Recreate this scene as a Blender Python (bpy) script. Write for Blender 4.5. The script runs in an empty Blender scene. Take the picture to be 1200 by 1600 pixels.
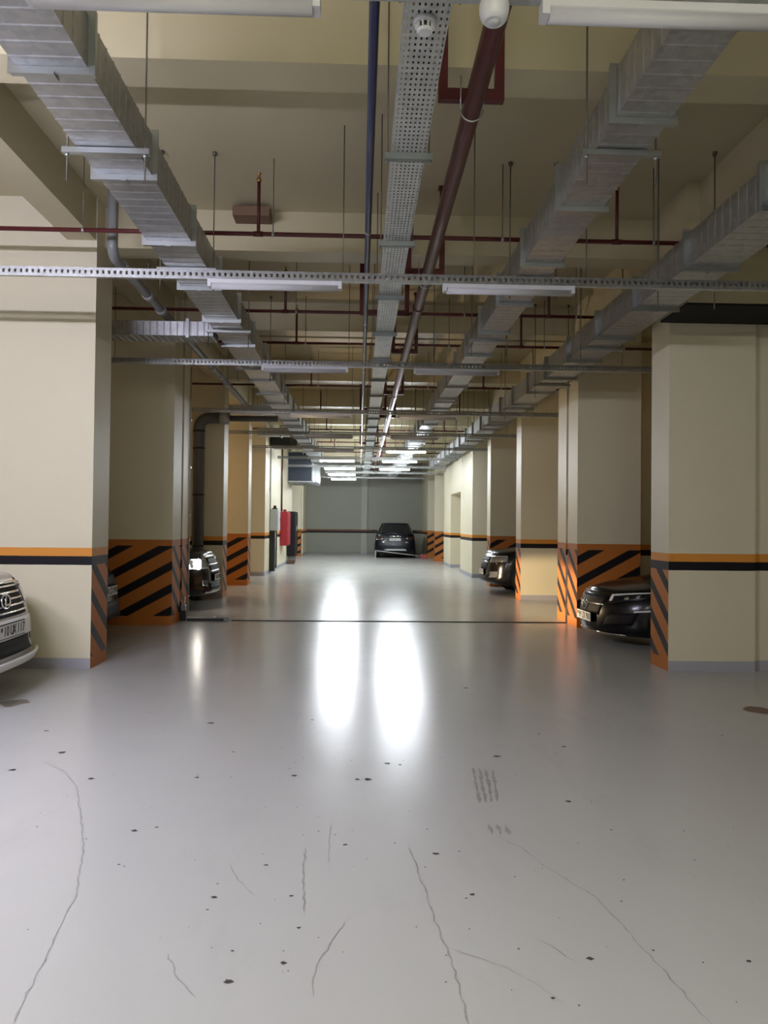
import bpy, math, random
from mathutils import Vector, Matrix
random.seed(7)
S = bpy.context.scene
C = S.collection
PI = math.pi

# ------------------------------------------------------------------ camera, world, exposure
H = 1.58                      # eye height; the hall runs along +Y, X is to the right
FPX = 1200.0                  # focal length in photo pixels
YAW, PITCH, ROLL = math.radians(1.81), math.radians(0.93), 0.0105
fw = Vector((math.sin(YAW)*math.cos(PITCH), math.cos(YAW)*math.cos(PITCH), math.sin(PITCH)))
rt0 = fw.cross(Vector((0, 0, 1))).normalized()
up0 = rt0.cross(fw)
up = (up0*math.cos(ROLL) - rt0*math.sin(ROLL)).normalized()
rt = fw.cross(up)
cam_d = bpy.data.cameras.new('camera')
cam_d.sensor_fit = 'VERTICAL'; cam_d.sensor_height = 36.0; cam_d.lens = 36.0*FPX/1600.0
cam_d.clip_start = 0.05; cam_d.clip_end = 200
cam = bpy.data.objects.new('camera', cam_d); C.objects.link(cam)
CP = Vector((0, 0, H))
M = Matrix((rt, up, -fw)).transposed().to_4x4(); M.translation = CP
cam.matrix_world = M
S.camera = cam

def floor_px(x, y):
    d = fw + rt*((x-600)/FPX) + up*((800-y)/FPX)
    return CP + d*(-H/d.z)

w = bpy.data.worlds.new('world'); S.world = w; w.use_nodes = True
w.node_tree.nodes['Background'].inputs[0].default_value = (0.02, 0.02, 0.022, 1)
w.node_tree.nodes['Background'].inputs[1].default_value = 0.3
S.view_settings.view_transform = 'Standard'
S.view_settings.look = 'None'
S.view_settings.gamma = 1.0
S.view_settings.use_curve_mapping = False
S.view_settings.exposure = 0.0

# lamp strengths (radiance of the tube diffusers) and colours
LAMP_FAR = 275.0
LAMP_NEAR_L = 490.0
LAMP_BACK = 175.0
LAMP_BAY = 8.0
LAMP_BAY2 = 290.0
COOL = (0.92, 0.98, 1.04)
NEUT = (0.975, 0.955, 1.20)
BACKC = (1.0, 0.97, 0.80)
WARM = (1.0, 0.60, 0.28)
HEAD_W = 4400.0
HEAD_SPILL = 300.0

# ------------------------------------------------------------------ node helpers
class E:
    nt = None
    def __init__(s, sock): s.s = sock
    @staticmethod
    def op(o, *a):
        n = E.nt.nodes.new('ShaderNodeMath'); n.operation = o
        for i, v in enumerate(a):
            if isinstance(v, E): E.nt.links.new(v.s, n.inputs[i])
            else: n.inputs[i].default_value = v
        return E(n.outputs[0])
    def __add__(s, o): return E.op('ADD', s, o)
    def __sub__(s, o): return E.op('SUBTRACT', s, o)
    def __rsub__(s, o): return E.op('SUBTRACT', o, s)
    def __mul__(s, o): return E.op('MULTIPLY', s, o)
    __rmul__ = __mul__; __radd__ = __add__
    def gt(s, o): return E.op('GREATER_THAN', s, o)
    def lt(s, o): return E.op('LESS_THAN', s, o)
    def frac(s): return E.op('FRACT', s)
    def abs(s): return E.op('ABSOLUTE', s)
    def max(s, o): return E.op('MAXIMUM', s, o)
    def between(s, a, b): return s.gt(a)*s.lt(b)

def lk(nt, a, b): nt.links.new(a.s if isinstance(a, E) else a, b)
def mixc(nt, fac, a, b):
    n = nt.nodes.new('ShaderNodeMix'); n.data_type = 'RGBA'
    for v, i in ((fac, 0), (a, 6), (b, 7)):
        if isinstance(v, E): nt.links.new(v.s, n.inputs[i])
        elif isinstance(v, (int, float)): n.inputs[i].default_value = v
        elif isinstance(v, tuple): n.inputs[i].default_value = (*v, 1)
        else: nt.links.new(v, n.inputs[i])
    return n.outputs[2]
def newmat(name):
    m = bpy.data.materials.new(name); m.use_nodes = True
    nt = m.node_tree; E.nt = nt
    return m, nt, nt.nodes['Principled BSDF']
def noise(nt, scale, detail=4, coord=None, rough=0.55):
    n = nt.nodes.new('ShaderNodeTexNoise'); n.inputs['Scale'].default_value = scale
    n.inputs['Detail'].default_value = detail; n.inputs['Roughness'].default_value = rough
    if coord is not None: nt.links.new(coord, n.inputs['Vector'])
    return n
def bump(nt, height, strength, dist=0.01):
    b = nt.nodes.new('ShaderNodeBump'); b.inputs['Strength'].default_value = strength
    b.inputs['Distance'].default_value = dist
    lk(nt, height, b.inputs['Height']); return b.outputs[0]
def wpos(nt):
    g = nt.nodes.new('ShaderNodeNewGeometry')
    s = nt.nodes.new('ShaderNodeSeparateXYZ'); nt.links.new(g.outputs['Position'], s.inputs[0])
    n = nt.nodes.new('ShaderNodeSeparateXYZ'); nt.links.new(g.outputs['Normal'], n.inputs[0])
    return g, [E(s.outputs[i]) for i in range(3)], [E(n.outputs[i]) for i in range(3)]
MATS = {}
def simple(name, col, rough=0.5, metal=0.0, coat=0.0, var=0.12, scale=6.0, bmp=0.0, emit=None, estr=0.0, spec=0.5):
    if name in MATS: return MATS[name]
    m, nt, p = newmat(name)
    tc = nt.nodes.new('ShaderNodeTexCoord')
    n = noise(nt, scale, 5, tc.outputs['Object'])
    c2 = tuple(c*(1-var) for c in col); c1 = tuple(min(1, c*(1+var)) for c in col)
    nt.links.new(mixc(nt, E(n.outputs[0]), c2, c1), p.inputs['Base Color'])
    p.inputs['Roughness'].default_value = rough; p.inputs['Metallic'].default_value = metal
    p.inputs['Coat Weight'].default_value = coat; p.inputs['Coat Roughness'].default_value = 0.05
    p.inputs['Specular IOR Level'].default_value = spec
    if bmp: nt.links.new(bump(nt, E(noise(nt, scale*12, 3, tc.outputs['Object']).outputs[0]), bmp, 0.004), p.inputs['Normal'])
    if emit:
        p.inputs['Emission Color'].default_value = (*emit, 1); p.inputs['Emission Strength'].default_value = estr
    MATS[name] = m; return m

CREAM = (0.655, 0.61, 0.455); ORANGE = (0.64, 0.265, 0.045); RUST = (0.45, 0.155, 0.032)
BLACKP = (0.009, 0.008, 0.011); BASEG = (0.36, 0.36, 0.40)
def paint(name, front, side, fph=(0, 0), sslope=0.75, period=0.345, CREAM=CREAM, ORANGE=ORANGE, BASEG=BASEG):
    """wall paint. front/side: 'plain' | 'band' | 'stripe' | 'bandstripe'."""
    if name in MATS: return MATS[name]
    m, nt, p = newmat(name)
    g, (X, Y, Z), (nx, ny, nz) = wpos(nt)
    big = noise(nt, 0.7, 4, g.outputs['Position']); fine = noise(nt, 7.0, 6, g.outputs['Position'])
    cream = mixc(nt, E(big.outputs[0]), tuple(c*0.93 for c in CREAM), tuple(c*1.05 for c in CREAM))
    cream = mixc(nt, E(fine.outputs[0])*0.12, cream, tuple(c*0.7 for c in CREAM))
    zz = Z + (E(fine.outputs[0])-0.5)*0.006
    def scheme(kind, coord, phase):
        col = cream
        if kind == 'plain': return col
        if kind in ('band', 'bandstripe'):
            if kind == 'bandstripe':
                st = ((zz - coord - phase)*(1/period)).frac().lt(0.40)*zz.between(0.13, 1.11)
                sc = mixc(nt, st, RUST, BLACKP)
                col = mixc(nt, zz.lt(1.11), col, sc)
            else:
                col = mixc(nt, zz.lt(0.115), col, BASEG)
            col = mixc(nt, zz.between(1.205, 1.295), col, ORANGE)
            col = mixc(nt, zz.between(1.11, 1.205), col, BLACKP)
        else:
            st = ((zz - coord - phase)*(1/period)).frac().lt(0.40)*zz.between(0.14, 1.215)
            sc = mixc(nt, st, RUST, BLACKP)
            col = mixc(nt, zz.lt(1.31), col, sc)
        return col
    cf = scheme(front, X*0.55, fph[0]); cs = scheme(side, Y*sslope, fph[1])
    col = mixc(nt, nx.abs().gt(0.5), cf, cs)
    col = mixc(nt, E(noise(nt, 2.2, 7, g.outputs['Position'], 0.65).outputs[0]).gt(0.73)*0.25, col, (0.12, 0.10, 0.08))
    nt.links.new(col, p.inputs['Base Color'])
    p.inputs['Roughness'].default_value = 0.52
    p.inputs['Specular IOR Level'].default_value = 0.22
    nt.links.new(bump(nt, E(noise(nt, 40, 4, g.outputs['Position']).outputs[0]), 0.12, 0.004), p.inputs['Normal'])
    MATS[name] = m; return m

def floor_mat():
    m, nt, p = newmat('floor_epoxy')
    g, (X, Y, Z), N_ = wpos(nt)
    P = g.outputs['Position']
    mp = nt.nodes.new('ShaderNodeMapping'); nt.links.new(P, mp.inputs[0]); mp.inputs['Scale'].default_value = (1.0, 0.35, 1)
    a = noise(nt, 0.5, 5, P); b = noise(nt, 2.5, 8, mp.outputs[0], 0.65); c = noise(nt, 14, 6, P, 0.7)
    col = mixc(nt, E(a.outputs[0]), (0.43, 0.435, 0.415), (0.515, 0.52, 0.50))
    rmp = nt.nodes.new('ShaderNodeMapRange'); rmp.inputs[1].default_value = 0.55; rmp.inputs[2].default_value = 0.8
    nt.links.new(b.outputs[0], rmp.inputs[0])
    col = mixc(nt, E(rmp.outputs[0])*0.28, col, (0.30, 0.29, 0.27))
    sp = E(c.outputs[0]).gt(0.80)
    col = mixc(nt, sp*0.3, col, (0.15, 0.14, 0.13))
    nt.links.new(col, p.inputs['Base Color'])
    r = E.op('MINIMUM', E(b.outputs[0])*0.14 + 0.165, 0.266)
    lk(nt, r, p.inputs['Roughness'])
    p.inputs['Specular IOR Level'].default_value = 0.30
    hn = noise(nt, 3.0, 3, P); h2 = noise(nt, 30, 4, P)
    nt.links.new(bump(nt, E(hn.outputs[0]) + E(h2.outputs[0])*0.12, 0.10, 0.02), p.inputs['Normal'])
    return m

def galv_mat(name, col=(0.47, 0.48, 0.49), rough=0.38, metal=0.85, holes=None):
    if name in MATS: return MATS[name]
    m, nt, p = newmat(name)
    g, (X, Y, Z), (nx, ny, nz) = wpos(nt)
    P = g.outputs['Position']
    v = nt.nodes.new('ShaderNodeTexVoronoi'); v.inputs['Scale'].default_value = 22; nt.links.new(P, v.inputs['Vector'])
    vs = nt.nodes.new('ShaderNodeSeparateColor'); nt.links.new(v.outputs['Color'], vs.inputs[0])
    n = noise(nt, 3.0, 6, P, 0.65)
    c = mixc(nt, E(vs.outputs[0]), tuple(k*0.86 for k in col), tuple(min(1, k*1.06) for k in col))
    c = mixc(nt, E(n.outputs[0]).gt(0.66)*0.35, c, tuple(k*0.45 for k in col))
    nt.links.new(c, p.inputs['Base Color'])
    p.inputs['Metallic'].default_value = metal
    lk(nt, E(n.outputs[0])*0.2 + (rough-0.1), p.inputs['Roughness'])
    nt.links.new(bump(nt, E(noise(nt, 5, 3, P).outputs[0]), 0.15, 0.02), p.inputs['Normal'])
    if holes:
        # punched holes: rows along Y (tray) or along X (rail)
        (ax, p1, p2, f1, f2) = holes
        A, B = (Y, X) if ax == 'y' else (X, Z if ax == 'xz' else Y)
        ha = (A*(1/p1)).frac().lt(f1); hb = (B*(1/p2)).frac().lt(f2)
        h = ha*hb if ax == 'y' else ha*Z.between(H+2.115+0.026, H+2.115+0.056)
        if ax == 'y': h = h*nz.abs().gt(0.5)
        t = nt.nodes.new('ShaderNodeBsdfTransparent'); mx = nt.nodes.new('ShaderNodeMixShader')
        lk(nt, h, mx.inputs[0]); nt.links.new(p.outputs[0], mx.inputs[1]); nt.links.new(t.outputs[0], mx.inputs[2])
        nt.links.new(mx.outputs[0], nt.nodes['Material Output'].inputs[0])
    MATS[name] = m; return m

# ------------------------------------------------------------------ mesh helpers
class MB:
    def __init__(s): s.v = []; s.f = []; s.smooth = []
    def face(s, idx, sm=False): s.f.append(idx); s.smooth.append(sm)
    def box(s, x0, x1, y0, y1, z0, z1):
        b = len(s.v)
        s.v += [(x, y, z) for z in (z0, z1) for y in (y0, y1) for x in (x0, x1)]
        for q in ((0, 2, 3, 1), (4, 5, 7, 6), (0, 1, 5, 4), (2, 6, 7, 3), (0, 4, 6, 2), (1, 3, 7, 5)):
            s.face([b+i for i in q])
        return s
    def bevbox(s, x0, x1, y0, y1, z0, z1, r):
        # box with all vertical (z) edges rounded and a small top/bottom chamfer
        b = len(s.v); n = 5; prof = [(z0, r*0.6), (z0+r*0.6, 0), (z1-r*0.6, 0), (z1, r*0.6)]
        for z, ins in prof:
            for cx, cy, a0 in ((x1-r, y1-r, 0), (x0+r, y1-r, PI/2), (x0+r, y0+r, PI), (x1-r, y0+r, 1.5*PI)):
                for k in range(n):
                    a = a0 + PI/2*k/(n-1)
                    s.v.append((cx+(r-ins)*math.cos(a), cy+(r-ins)*math.sin(a), z))
        R = 4*n
        for i in range(3):
            for k in range(R):
                s.face([b+i*R+k, b+i*R+(k+1) % R, b+(i+1)*R+(k+1) % R, b+(i+1)*R+k])
        s.face([b+k for k in range(R)][::-1]); s.face([b+3*R+k for k in range(R)])
        return s
    def tube(s, pts, r, n=12, caps=True):
        pts = [Vector(p) for p in pts]; b = len(s.v)
        rr = r if isinstance(r, (list, tuple)) else [r]*len(pts)
        prev = None
        for i, p in enumerate(pts):
            d = (pts[min(i+1, len(pts)-1)] - pts[max(i-1, 0)]).normalized()
            if prev is None:
                u = d.orthogonal().normalized()
            else:
                u = (prev - d*prev.dot(d)).normalized()
            prev = u; v = d.cross(u)
            for k in range(n):
                a = 2*PI*k/n
                s.v.append(tuple(p + (u*math.cos(a)+v*math.sin(a))*rr[i]))
        for i in range(len(pts)-1):
            for k in range(n):
                s.face([b+i*n+k, b+i*n+(k+1) % n, b+(i+1)*n+(k+1) % n, b+(i+1)*n+k], True)
        if caps:
            s.face([b+k for k in range(n)][::-1]); s.face([b+(len(pts)-1)*n+k for k in range(n)])
        return s
    def lathe(s, prof, n=24, o=(0, 0, 0), axis='z'):
        b = len(s.v)
        for r, z in prof:
            for k in range(n):
                a = 2*PI*k/n; c, d = r*math.cos(a), r*math.sin(a)
                p = (c, d, z) if axis == 'z' else ((c, z, d) if axis == 'y' else (z, c, d))
                s.v.append((o[0]+p[0], o[1]+p[1], o[2]+p[2]))
        for i in range(len(prof)-1):
            for k in range(n):
                s.face([b+i*n+k, b+i*n+(k+1) % n, b+(i+1)*n+(k+1) % n, b+(i+1)*n+k], True)
        s.face([b+k for k in range(n)][::-1]); s.face([b+(len(prof)-1)*n+k for k in range(n)])
        return s
    def mesh(s, name, mat):
        me = bpy.data.meshes.new(name); me.from_pydata(s.v, [], s.f)
        me.polygons.foreach_set('use_smooth', s.smooth)
        me.materials.append(mat); me.update()
        return me
    def build(s, name, mat, parent=None, loc=None):
        o = bpy.data.objects.new(name, s.mesh(name, mat)); C.objects.link(o)
        if parent: o.parent = parent
        if loc: o.location = loc
        return o
def tag(o, label=None, cat=None, group=None, kind=None):
    if label: o['label'] = label
    if cat: o['category'] = cat
    if group: o['group'] = group
    if kind: o['kind'] = kind
    return o
def thing(name, label, cat, loc=(0, 0, 0), rz=0.0, group=None):
    o = bpy.data.objects.new(name, None); C.objects.link(o); o.empty_display_size = 0.1
    o.location = loc; o.rotation_euler = (0, 0, rz)
    return tag(o, label, cat, group)
def inst(me, name, parent=None, loc=(0, 0, 0), rz=0.0):
    o = bpy.data.objects.new(name, me); C.objects.link(o); o.parent = parent
    o.location = loc; o.rotation_euler = (0, 0, rz); return o
def struct(name, mb, mat, parent=None):
    o = mb.build(name, mat, parent); o['kind'] = 'structure'; return o
def copy_tree(o, parent=None):
    c = o.copy(); C.objects.link(c); c.parent = parent
    for ch in list(o.children): copy_tree(ch, c)
    return c

# ------------------------------------------------------------------ materials
FLOOR = floor_mat()
PLAIN = paint('wall_cream', 'plain', 'plain')
BAND = paint('wall_band', 'band', 'band')
P_L_BAND = paint('pillar_left_band', 'band', 'bandstripe', (0, 0.10), -0.75)
P_R_BAND = paint('pillar_right_band', 'band', 'bandstripe', (0, 0.10), 0.75)
P_L_STR = paint('pillar_left_stripe', 'stripe', 'stripe', (0.92+2.87*0.55-0.07, 0.1), -0.75)
P_R_STR = paint('pillar_right_stripe', 'stripe', 'stripe', (0.70-3.40*0.55-0.07, 0.1), 0.75)
GALV = galv_mat('galvanised_sheet')
GALV_TRAY = galv_mat('galvanised_tray', (0.62, 0.64, 0.63), 0.42, 0.7, ('y', 0.05, 0.0275, 0.42, 0.36))
GALV_RAIL = galv_mat('galvanised_rail', (0.33, 0.34, 0.335), 0.42, 0.7, ('xz', 0.05, 0.04, 0.45, 0.5))
STEEL = simple('zinc_steel', (0.42, 0.445, 0.445), 0.32, 0.85)
ROD = simple('rod_steel', (0.16, 0.15, 0.13), 0.5, 0.6)
RED = simple('red_pipe_paint', (0.062, 0.007, 0.009), 0.36, 0.0, 0.1, 0.15)
REDU = simple('red_frame_paint', (0.075, 0.007, 0.009), 0.42)
BLUE = simple('blue_pipe_paint', (0.010, 0.020, 0.075), 0.35, 0.0, 0.2)
PVC = simple('grey_pvc', (0.20, 0.205, 0.205), 0.4)
WHITEP = simple('white_plastic', (0.62, 0.63, 0.64), 0.4, var=0.04)
LENS_OFF = simple('frosted_lens', (0.50, 0.50, 0.52), 0.35, var=0.03)
CABLE = simple('black_cable', (0.01, 0.01, 0.011), 0.6)
DARKDUCT = simple('blue_grey_fan_casing', (0.018, 0.026, 0.042), 0.5, 0.1)
RUBBER = simple('black_rubber', (0.012, 0.012, 0.012), 0.7)
def lens_on(name, col, s):
    return simple(name, (0.8, 0.8, 0.8), 0.4, emit=col, estr=s)

# ------------------------------------------------------------------ hall shell
XL, XR, Y0, YE = -8.6, 9.2, -9.0, 40.8
ZC, ZB = 5.08, 4.63
XI_L, XI_R = -2.87, 3.40
b = MB(); b.v = [(XL, Y0, 0), (XR, Y0, 0), (XR, YE, 0), (XL, YE, 0)]; b.face([0, 1, 2, 3])
b.box(XL, XR, Y0, YE, -0.3, -0.002)
floor = struct('floor', b, FLOOR)
CEILP = paint('ceiling_olive_cream', 'plain', 'plain', CREAM=(0.54, 0.485, 0.325))
struct('ceiling', MB().box(XL, XR, Y0, YE, ZC, ZC+0.25), CEILP)
struct('wall_left', MB().box(XL-0.25, XL, Y0, YE, 0, ZC), BAND)
struct('wall_right', MB().box(XR, XR+0.25, Y0, YE, 0, ZC), BAND)
struct('wall_back', MB().box(XL-0.25, XR+0.25, Y0-0.25, Y0, 0, ZC), BAND)
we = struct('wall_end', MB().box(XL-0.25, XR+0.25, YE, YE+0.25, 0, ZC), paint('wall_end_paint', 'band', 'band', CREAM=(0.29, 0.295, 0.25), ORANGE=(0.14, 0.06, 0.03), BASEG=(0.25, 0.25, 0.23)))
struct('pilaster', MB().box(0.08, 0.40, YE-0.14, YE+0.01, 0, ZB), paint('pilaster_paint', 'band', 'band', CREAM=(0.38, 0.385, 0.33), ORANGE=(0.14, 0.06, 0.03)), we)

def beam(x0, x1, y0, y1, zb=ZB): return tag(struct('ceiling_beam', MB().box(x0, x1, y0, y1, zb, ZC+0.01), CEILP), kind='structure')
for yb in (-5.6, -2.0, 1.5, 5.05, 8.60, 12.14, 12.60, 16.35, 19.95, 23.45, 27.0, 30.5, 34.0, 37.4):
    beam(XL, XR, yb, yb+0.34)
for (x0, x1) in ((XI_L-0.32, XI_L-0.012), (XI_R+0.012, XI_R+0.32)):
    beam(x0, x1, Y0, YE, ZB-0.012)
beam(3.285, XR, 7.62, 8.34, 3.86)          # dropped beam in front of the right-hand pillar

shp = thing('shade_sheet', 'dark grey sheet added as shade under the dropped beam above the banded pillar', 'panel', (6.2, 7.64, 3.835))  # dark sheets added under the beam; their colour stands in for its shaded underside
SHADE_DARK = simple('painted_underside_shade', (0.03, 0.029, 0.027), 0.9, spec=0.1)
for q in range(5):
    MB().box(-2.91+q*1.13, -1.785+q*1.13, 0, 0.69, 0, 0.022).build('board', SHADE_DARK, shp)
def pillar(x0, x1, y0, y1, mat, label):
    o = struct('pillar', MB().box(x0, x1, y0, y1, 0, ZC), mat)
    o['label'] = label; return o
pillar(-4.6, XI_L, 8.35, 8.88, P_L_BAND, 'cream pillar with orange and black band behind the white car')
pillar(-4.2, XI_L, 11.90, 12.44, P_L_STR, 'pillar with orange and black hazard stripes carrying the thin conduit')
pillar(-4.2, XI_L, 12.56, 13.08, P_L_STR, 'striped pillar across the floor joint beside the car with lit headlight')
pillar(-4.0, XI_L+0.02, 16.15, 16.65, P_L_BAND, 'cream banded pillar behind the car with lit headlight')
pillar(-3.9, XI_L+0.04, 19.60, 20.1, P_L_STR, 'hazard striped pillar next to the wall of electrical cabinets')
pillar(-3.9, XI_L+0.02, 37.4, 37.9, P_L_STR, 'hazard striped pillar beyond the black cabinet near the end wall')
pillar(XI_R, 4.37, 8.35, 8.86, P_R_BAND, 'cream pillar with orange and black band under the dropped beam')
struct('wall_right_bay', MB().box(4.37, 6.6, 8.40, 8.80, 0, ZC), BAND)
pillar(XI_R, 4.40, 11.90, 12.44, P_R_STR, 'hazard striped pillar beside the black coupe')
pillar(XI_R, 5.9, 12.56, 13.08, paint('pillar_right_joint', 'band', 'stripe', (0, 0.1), 0.75), 'striped pillar on the far side of the floor joint behind the black coupe')
pillar(XI_R+0.02, 4.35, 16.2, 16.70, P_R_BAND, 'cream banded pillar between the two black cars')
pillar(XI_R, 4.4, 19.9, 20.4, P_R_STR, 'hazard striped pillar behind the black crossover')
pillar(XI_R-0.13, 4.2, 33.2, 33.7, P_R_STR, 'hazard striped pillar just past the door recess')
pillar(XI_R-0.13, 4.2, 36.8, 37.3, P_R_STR, 'hazard striped pillar beside the parked far car')
# cabinet wall on the left, recessed wall on the right
struct('wall_left_cabinets', MB().box(-4.6, XI_L+0.02, 23.2, 32.4, 0, ZC), BAND)
struct('wall_right_near_recess', MB().box(XI_R, 5.2, 23.1, 25.8, 0, ZC), BAND)
struct('wall_right_past_recess', MB().box(XI_R, 5.2, 28.6, 30.9, 0, ZC), BAND)
struct('wall_right_recess_back', MB().box(4.7, 5.2, 25.8, 28.6, 0, ZC), BAND)
struct('lintel', MB().box(XI_R, 4.7, 25.8, 28.6, 2.72, ZC), BAND)
struct('wall_left_end', MB().box(-3.3, XI_L+0.08, 37.9, YE, 0, ZC), BAND)
struct('wall_right_end', MB().box(XI_R-0.1, 3.8, 37.3, YE, 0, ZC), BAND)

# expansion joint in the floor
j = thing('expansion_joint', 'black rubber expansion joint strip across the floor between striped pillars', 'floor joint', (0.3, 12.5, 0))
MB().box(-2.35, 3.1, -0.02, 0.02, 0, 0.012).build('rubber_strip', RUBBER, j)
k = thing('joint_cover', 'grey metal joint cover lying by the striped pillar with conduit', 'cover plate', (-2.37, 12.5, 0))
MB().box(-0.38, 0.2, -0.07, 0.07, 0, 0.045).build('channel', simple('dark_steel', (0.05, 0.05, 0.05), 0.5, 0.6), k)
MB().box(0.2, 0.3, -0.05, 0.05, 0, 0.06).build('end_block', PVC, k)
MB().box(0.02, 0.06, -0.075, 0.075, 0.045, 0.065).build('clip', STEEL, k)

def place(y):
    for lim, ph in ((5, 'near the motion sensor'), (8.6, 'just before the banded pillars'), (11.9, 'above the black coupe bay'), (13.2, 'at the floor joint'), (16.3, 'above the car with lit headlight'), (19.9, 'above the black crossover'),
                    (23.4, 'before the cabinet wall'), (27, 'above the grey cabinet'), (30.4, 'above the red hose cabinet'), (33.2, 'beside the dark fan box'), (99, 'near the end wall')):
        if y < lim: return ph
# ------------------------------------------------------------------ ventilation ducts
def duct_mesh_y(x0, x1, z0, z1, y0, y1, pitch=0.125, rib=0.0035):
    m = MB(); ys = []
    y = y0
    while y < y1 - 1e-4:
        e = min(y+pitch, y1)
        ys += [(y, 0), (y+(e-y)*0.80, 0), (y+(e-y)*0.87, rib), (y+(e-y)*0.94, rib)]
        y = e
    ys.append((y1, 0))
    for (yy, o) in ys:
        m.v += [(x0-o, yy, z0-o), (x1+o, yy, z0-o), (x1+o, yy, z1+o), (x0-o, yy, z1+o)]
    for i in range(len(ys)-1):
        for q in range(4):
            m.face([i*4+q, i*4+(q+1) % 4, (i+1)*4+(q+1) % 4, (i+1)*4+q])
    n = (len(ys)-1)*4
    m.face([3, 2, 1, 0]); m.face([n, n+1, n+2, n+3])
    return m
def flange_mesh(x0, x1, z0, z1, t=0.035, d=0.045):
    m = MB()
    m.box(x0-t, x1+t, -d/2, d/2, z0-t, z0-0.001); m.box(x0-t, x1+t, -d/2, d/2, z1+0.001, z1+t)
    m.box(x0-t, x0-0.001, -d/2, d/2, z0-0.001, z1+0.001); m.box(x1+0.001, x1+t, -d/2, d/2, z0-0.001, z1+0.001)
    # raised lip of the angle profile
    m.box(x0-t-0.006, x1+t+0.006, -d/2, -d/2+0.008, z0-t-0.006, z0-t); 
    m.box(x0-t-0.006, x0-t, -d/2, -d/2+0.008, z0-t, z1+t); m.box(x1+t, x1+t+0.006, -d/2, -d/2+0.008, z0-t, z1+t)
    return m.mesh('flange', STEEL)
def duct(label, x0, x1, z0, z1, y0, y1, f0, hang):
    t = thing('ventilation_duct', label, 'duct', ((x0+x1)/2, y0, z0))
    L = -(x1-x0)/2; R = (x1-x0)/2
    duct_mesh_y(L, R, 0, z1-z0, 0, y1-y0).build('duct_body', GALV, t)
    fm = flange_mesh(L, R, 0, z1-z0)
    y = f0; clip = MB().box(-0.02, 0.02, -0.035, 0.035, -0.05, -0.034).mesh('clip', STEEL)
    while y < y1:
        f = inst(fm, 'flange', t, (0, y-y0, 0))
        if y < 12: inst(clip, 'clip', f, (0.0, 0, 0))
        y += 1.25
    gl = {-1: 'hangers under the duct on the pillar side with the white car', 0: 'hangers under the middle right duct', 1: 'hangers under the right duct by the pillars'}[hang[2]]
    lab = {-1: 'rod hanger under the drain pipe side duct, ', 0: 'rod hanger under the red pipe side duct, ', 1: 'rod hanger under the duct along the pillars, '}[hang[2]]
    sm = MB().box(L-0.09, R+0.09, -0.02, 0.02, -0.041, -0.006).mesh('strut', STEEL)
    rm = MB().tube([(0, 0, -0.22), (0, 0, ZC-z0)], 0.006, 6).mesh('rod', ROD)
    wm = MB().lathe([(0.022, ZC-z0-0.03), (0.022, ZC-z0)], 8).mesh('anchor', ROD)
    nm = MB().lathe([(0.014, -0.06), (0.014, -0.041)], 6).mesh('nut', STEEL)
    y = hang[0]
    while y < min(y1, 32):
        if not any(abs(y-yb-0.17) < 0.19 for yb in (5.05, 8.6, 12.14, 12.6, 16.35, 19.95, 23.45, 27.0, 30.5)):
            hgr = thing('duct_hanger', lab+place(y), 'hanger', ((x0+x1)/2, y, z0), 0, gl)
            inst(sm, 'strut', hgr)
            for s in (L-0.06, R+0.06):
                r_ = inst(rm, 'rod', hgr, (s, 0, 0)); inst(nm, 'nut', r_); inst(wm, 'anchor', r_)
        y += hang[1]
    return t
ZD = 3.98
duct('long ribbed galvanised duct beside the grey drain pipe', -1.84, -1.465, ZD, ZD+0.28, -1.0, 30.12, 1.59, (4.95, 2.3, -1))
duct('long ribbed galvanised duct beside the red main pipe', 1.475, 1.80, ZD, ZD+0.28, -1.0, 40.0, 1.93, (4.80, 2.5, 0))
duct('long ribbed galvanised duct running along the right pillars', 2.80, 3.21, 3.83, 4.11, 1.0, 31.0, 2.75, (7.0, 2.5, 1))

def branch(label, y, x0, x1, z0, z1, dy, dark=False):
    t = thing('branch_duct', label, 'duct', (x0, y, z0))
    mb = duct_mesh_y(0, dy, 0, z1-z0, 0, x1-x0, 0.085, 0.004)
    mb.v = [(v[1], v[0], v[2]) for v in mb.v]; mb.f = [f[::-1] for f in mb.f]
    mb.build('duct_body', GALV, t)
    n = max(1, int((x1-x0)/1.2))
    fmb = MB(); tt = 0.03; h_ = z1-z0
    fmb.box(-0.02, 0.02, -tt, dy+tt, -tt, -0.001); fmb.box(-0.02, 0.02, -tt, dy+tt, h_+0.001, h_+tt)
    fmb.box(-0.02, 0.02, -tt, -0.001, -0.001, h_+0.001); fmb.box(-0.02, 0.02, dy+0.001, dy+tt, -0.001, h_+0.001)
    fm = fmb.mesh('flange', STEEL)
    for i in range(n): inst(fm, 'flange', t, (x1-x0-0.32-i*1.2, 0, 0))
    return t
branch('ribbed branch duct crossing behind the pillar by the white car', 9.78, -7.6, -1.886, 3.95, 4.13, 0.36)
branch('galvanised branch duct above the car with lit headlight', 17.0, -7.4, -1.886, 4.01, 4.19, 0.34)
branch('galvanised branch duct crossing above the hazard striped pillar by the cabinets', 21.3, -2.86, -1.886, 4.01, 4.20, 0.34)

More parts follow.
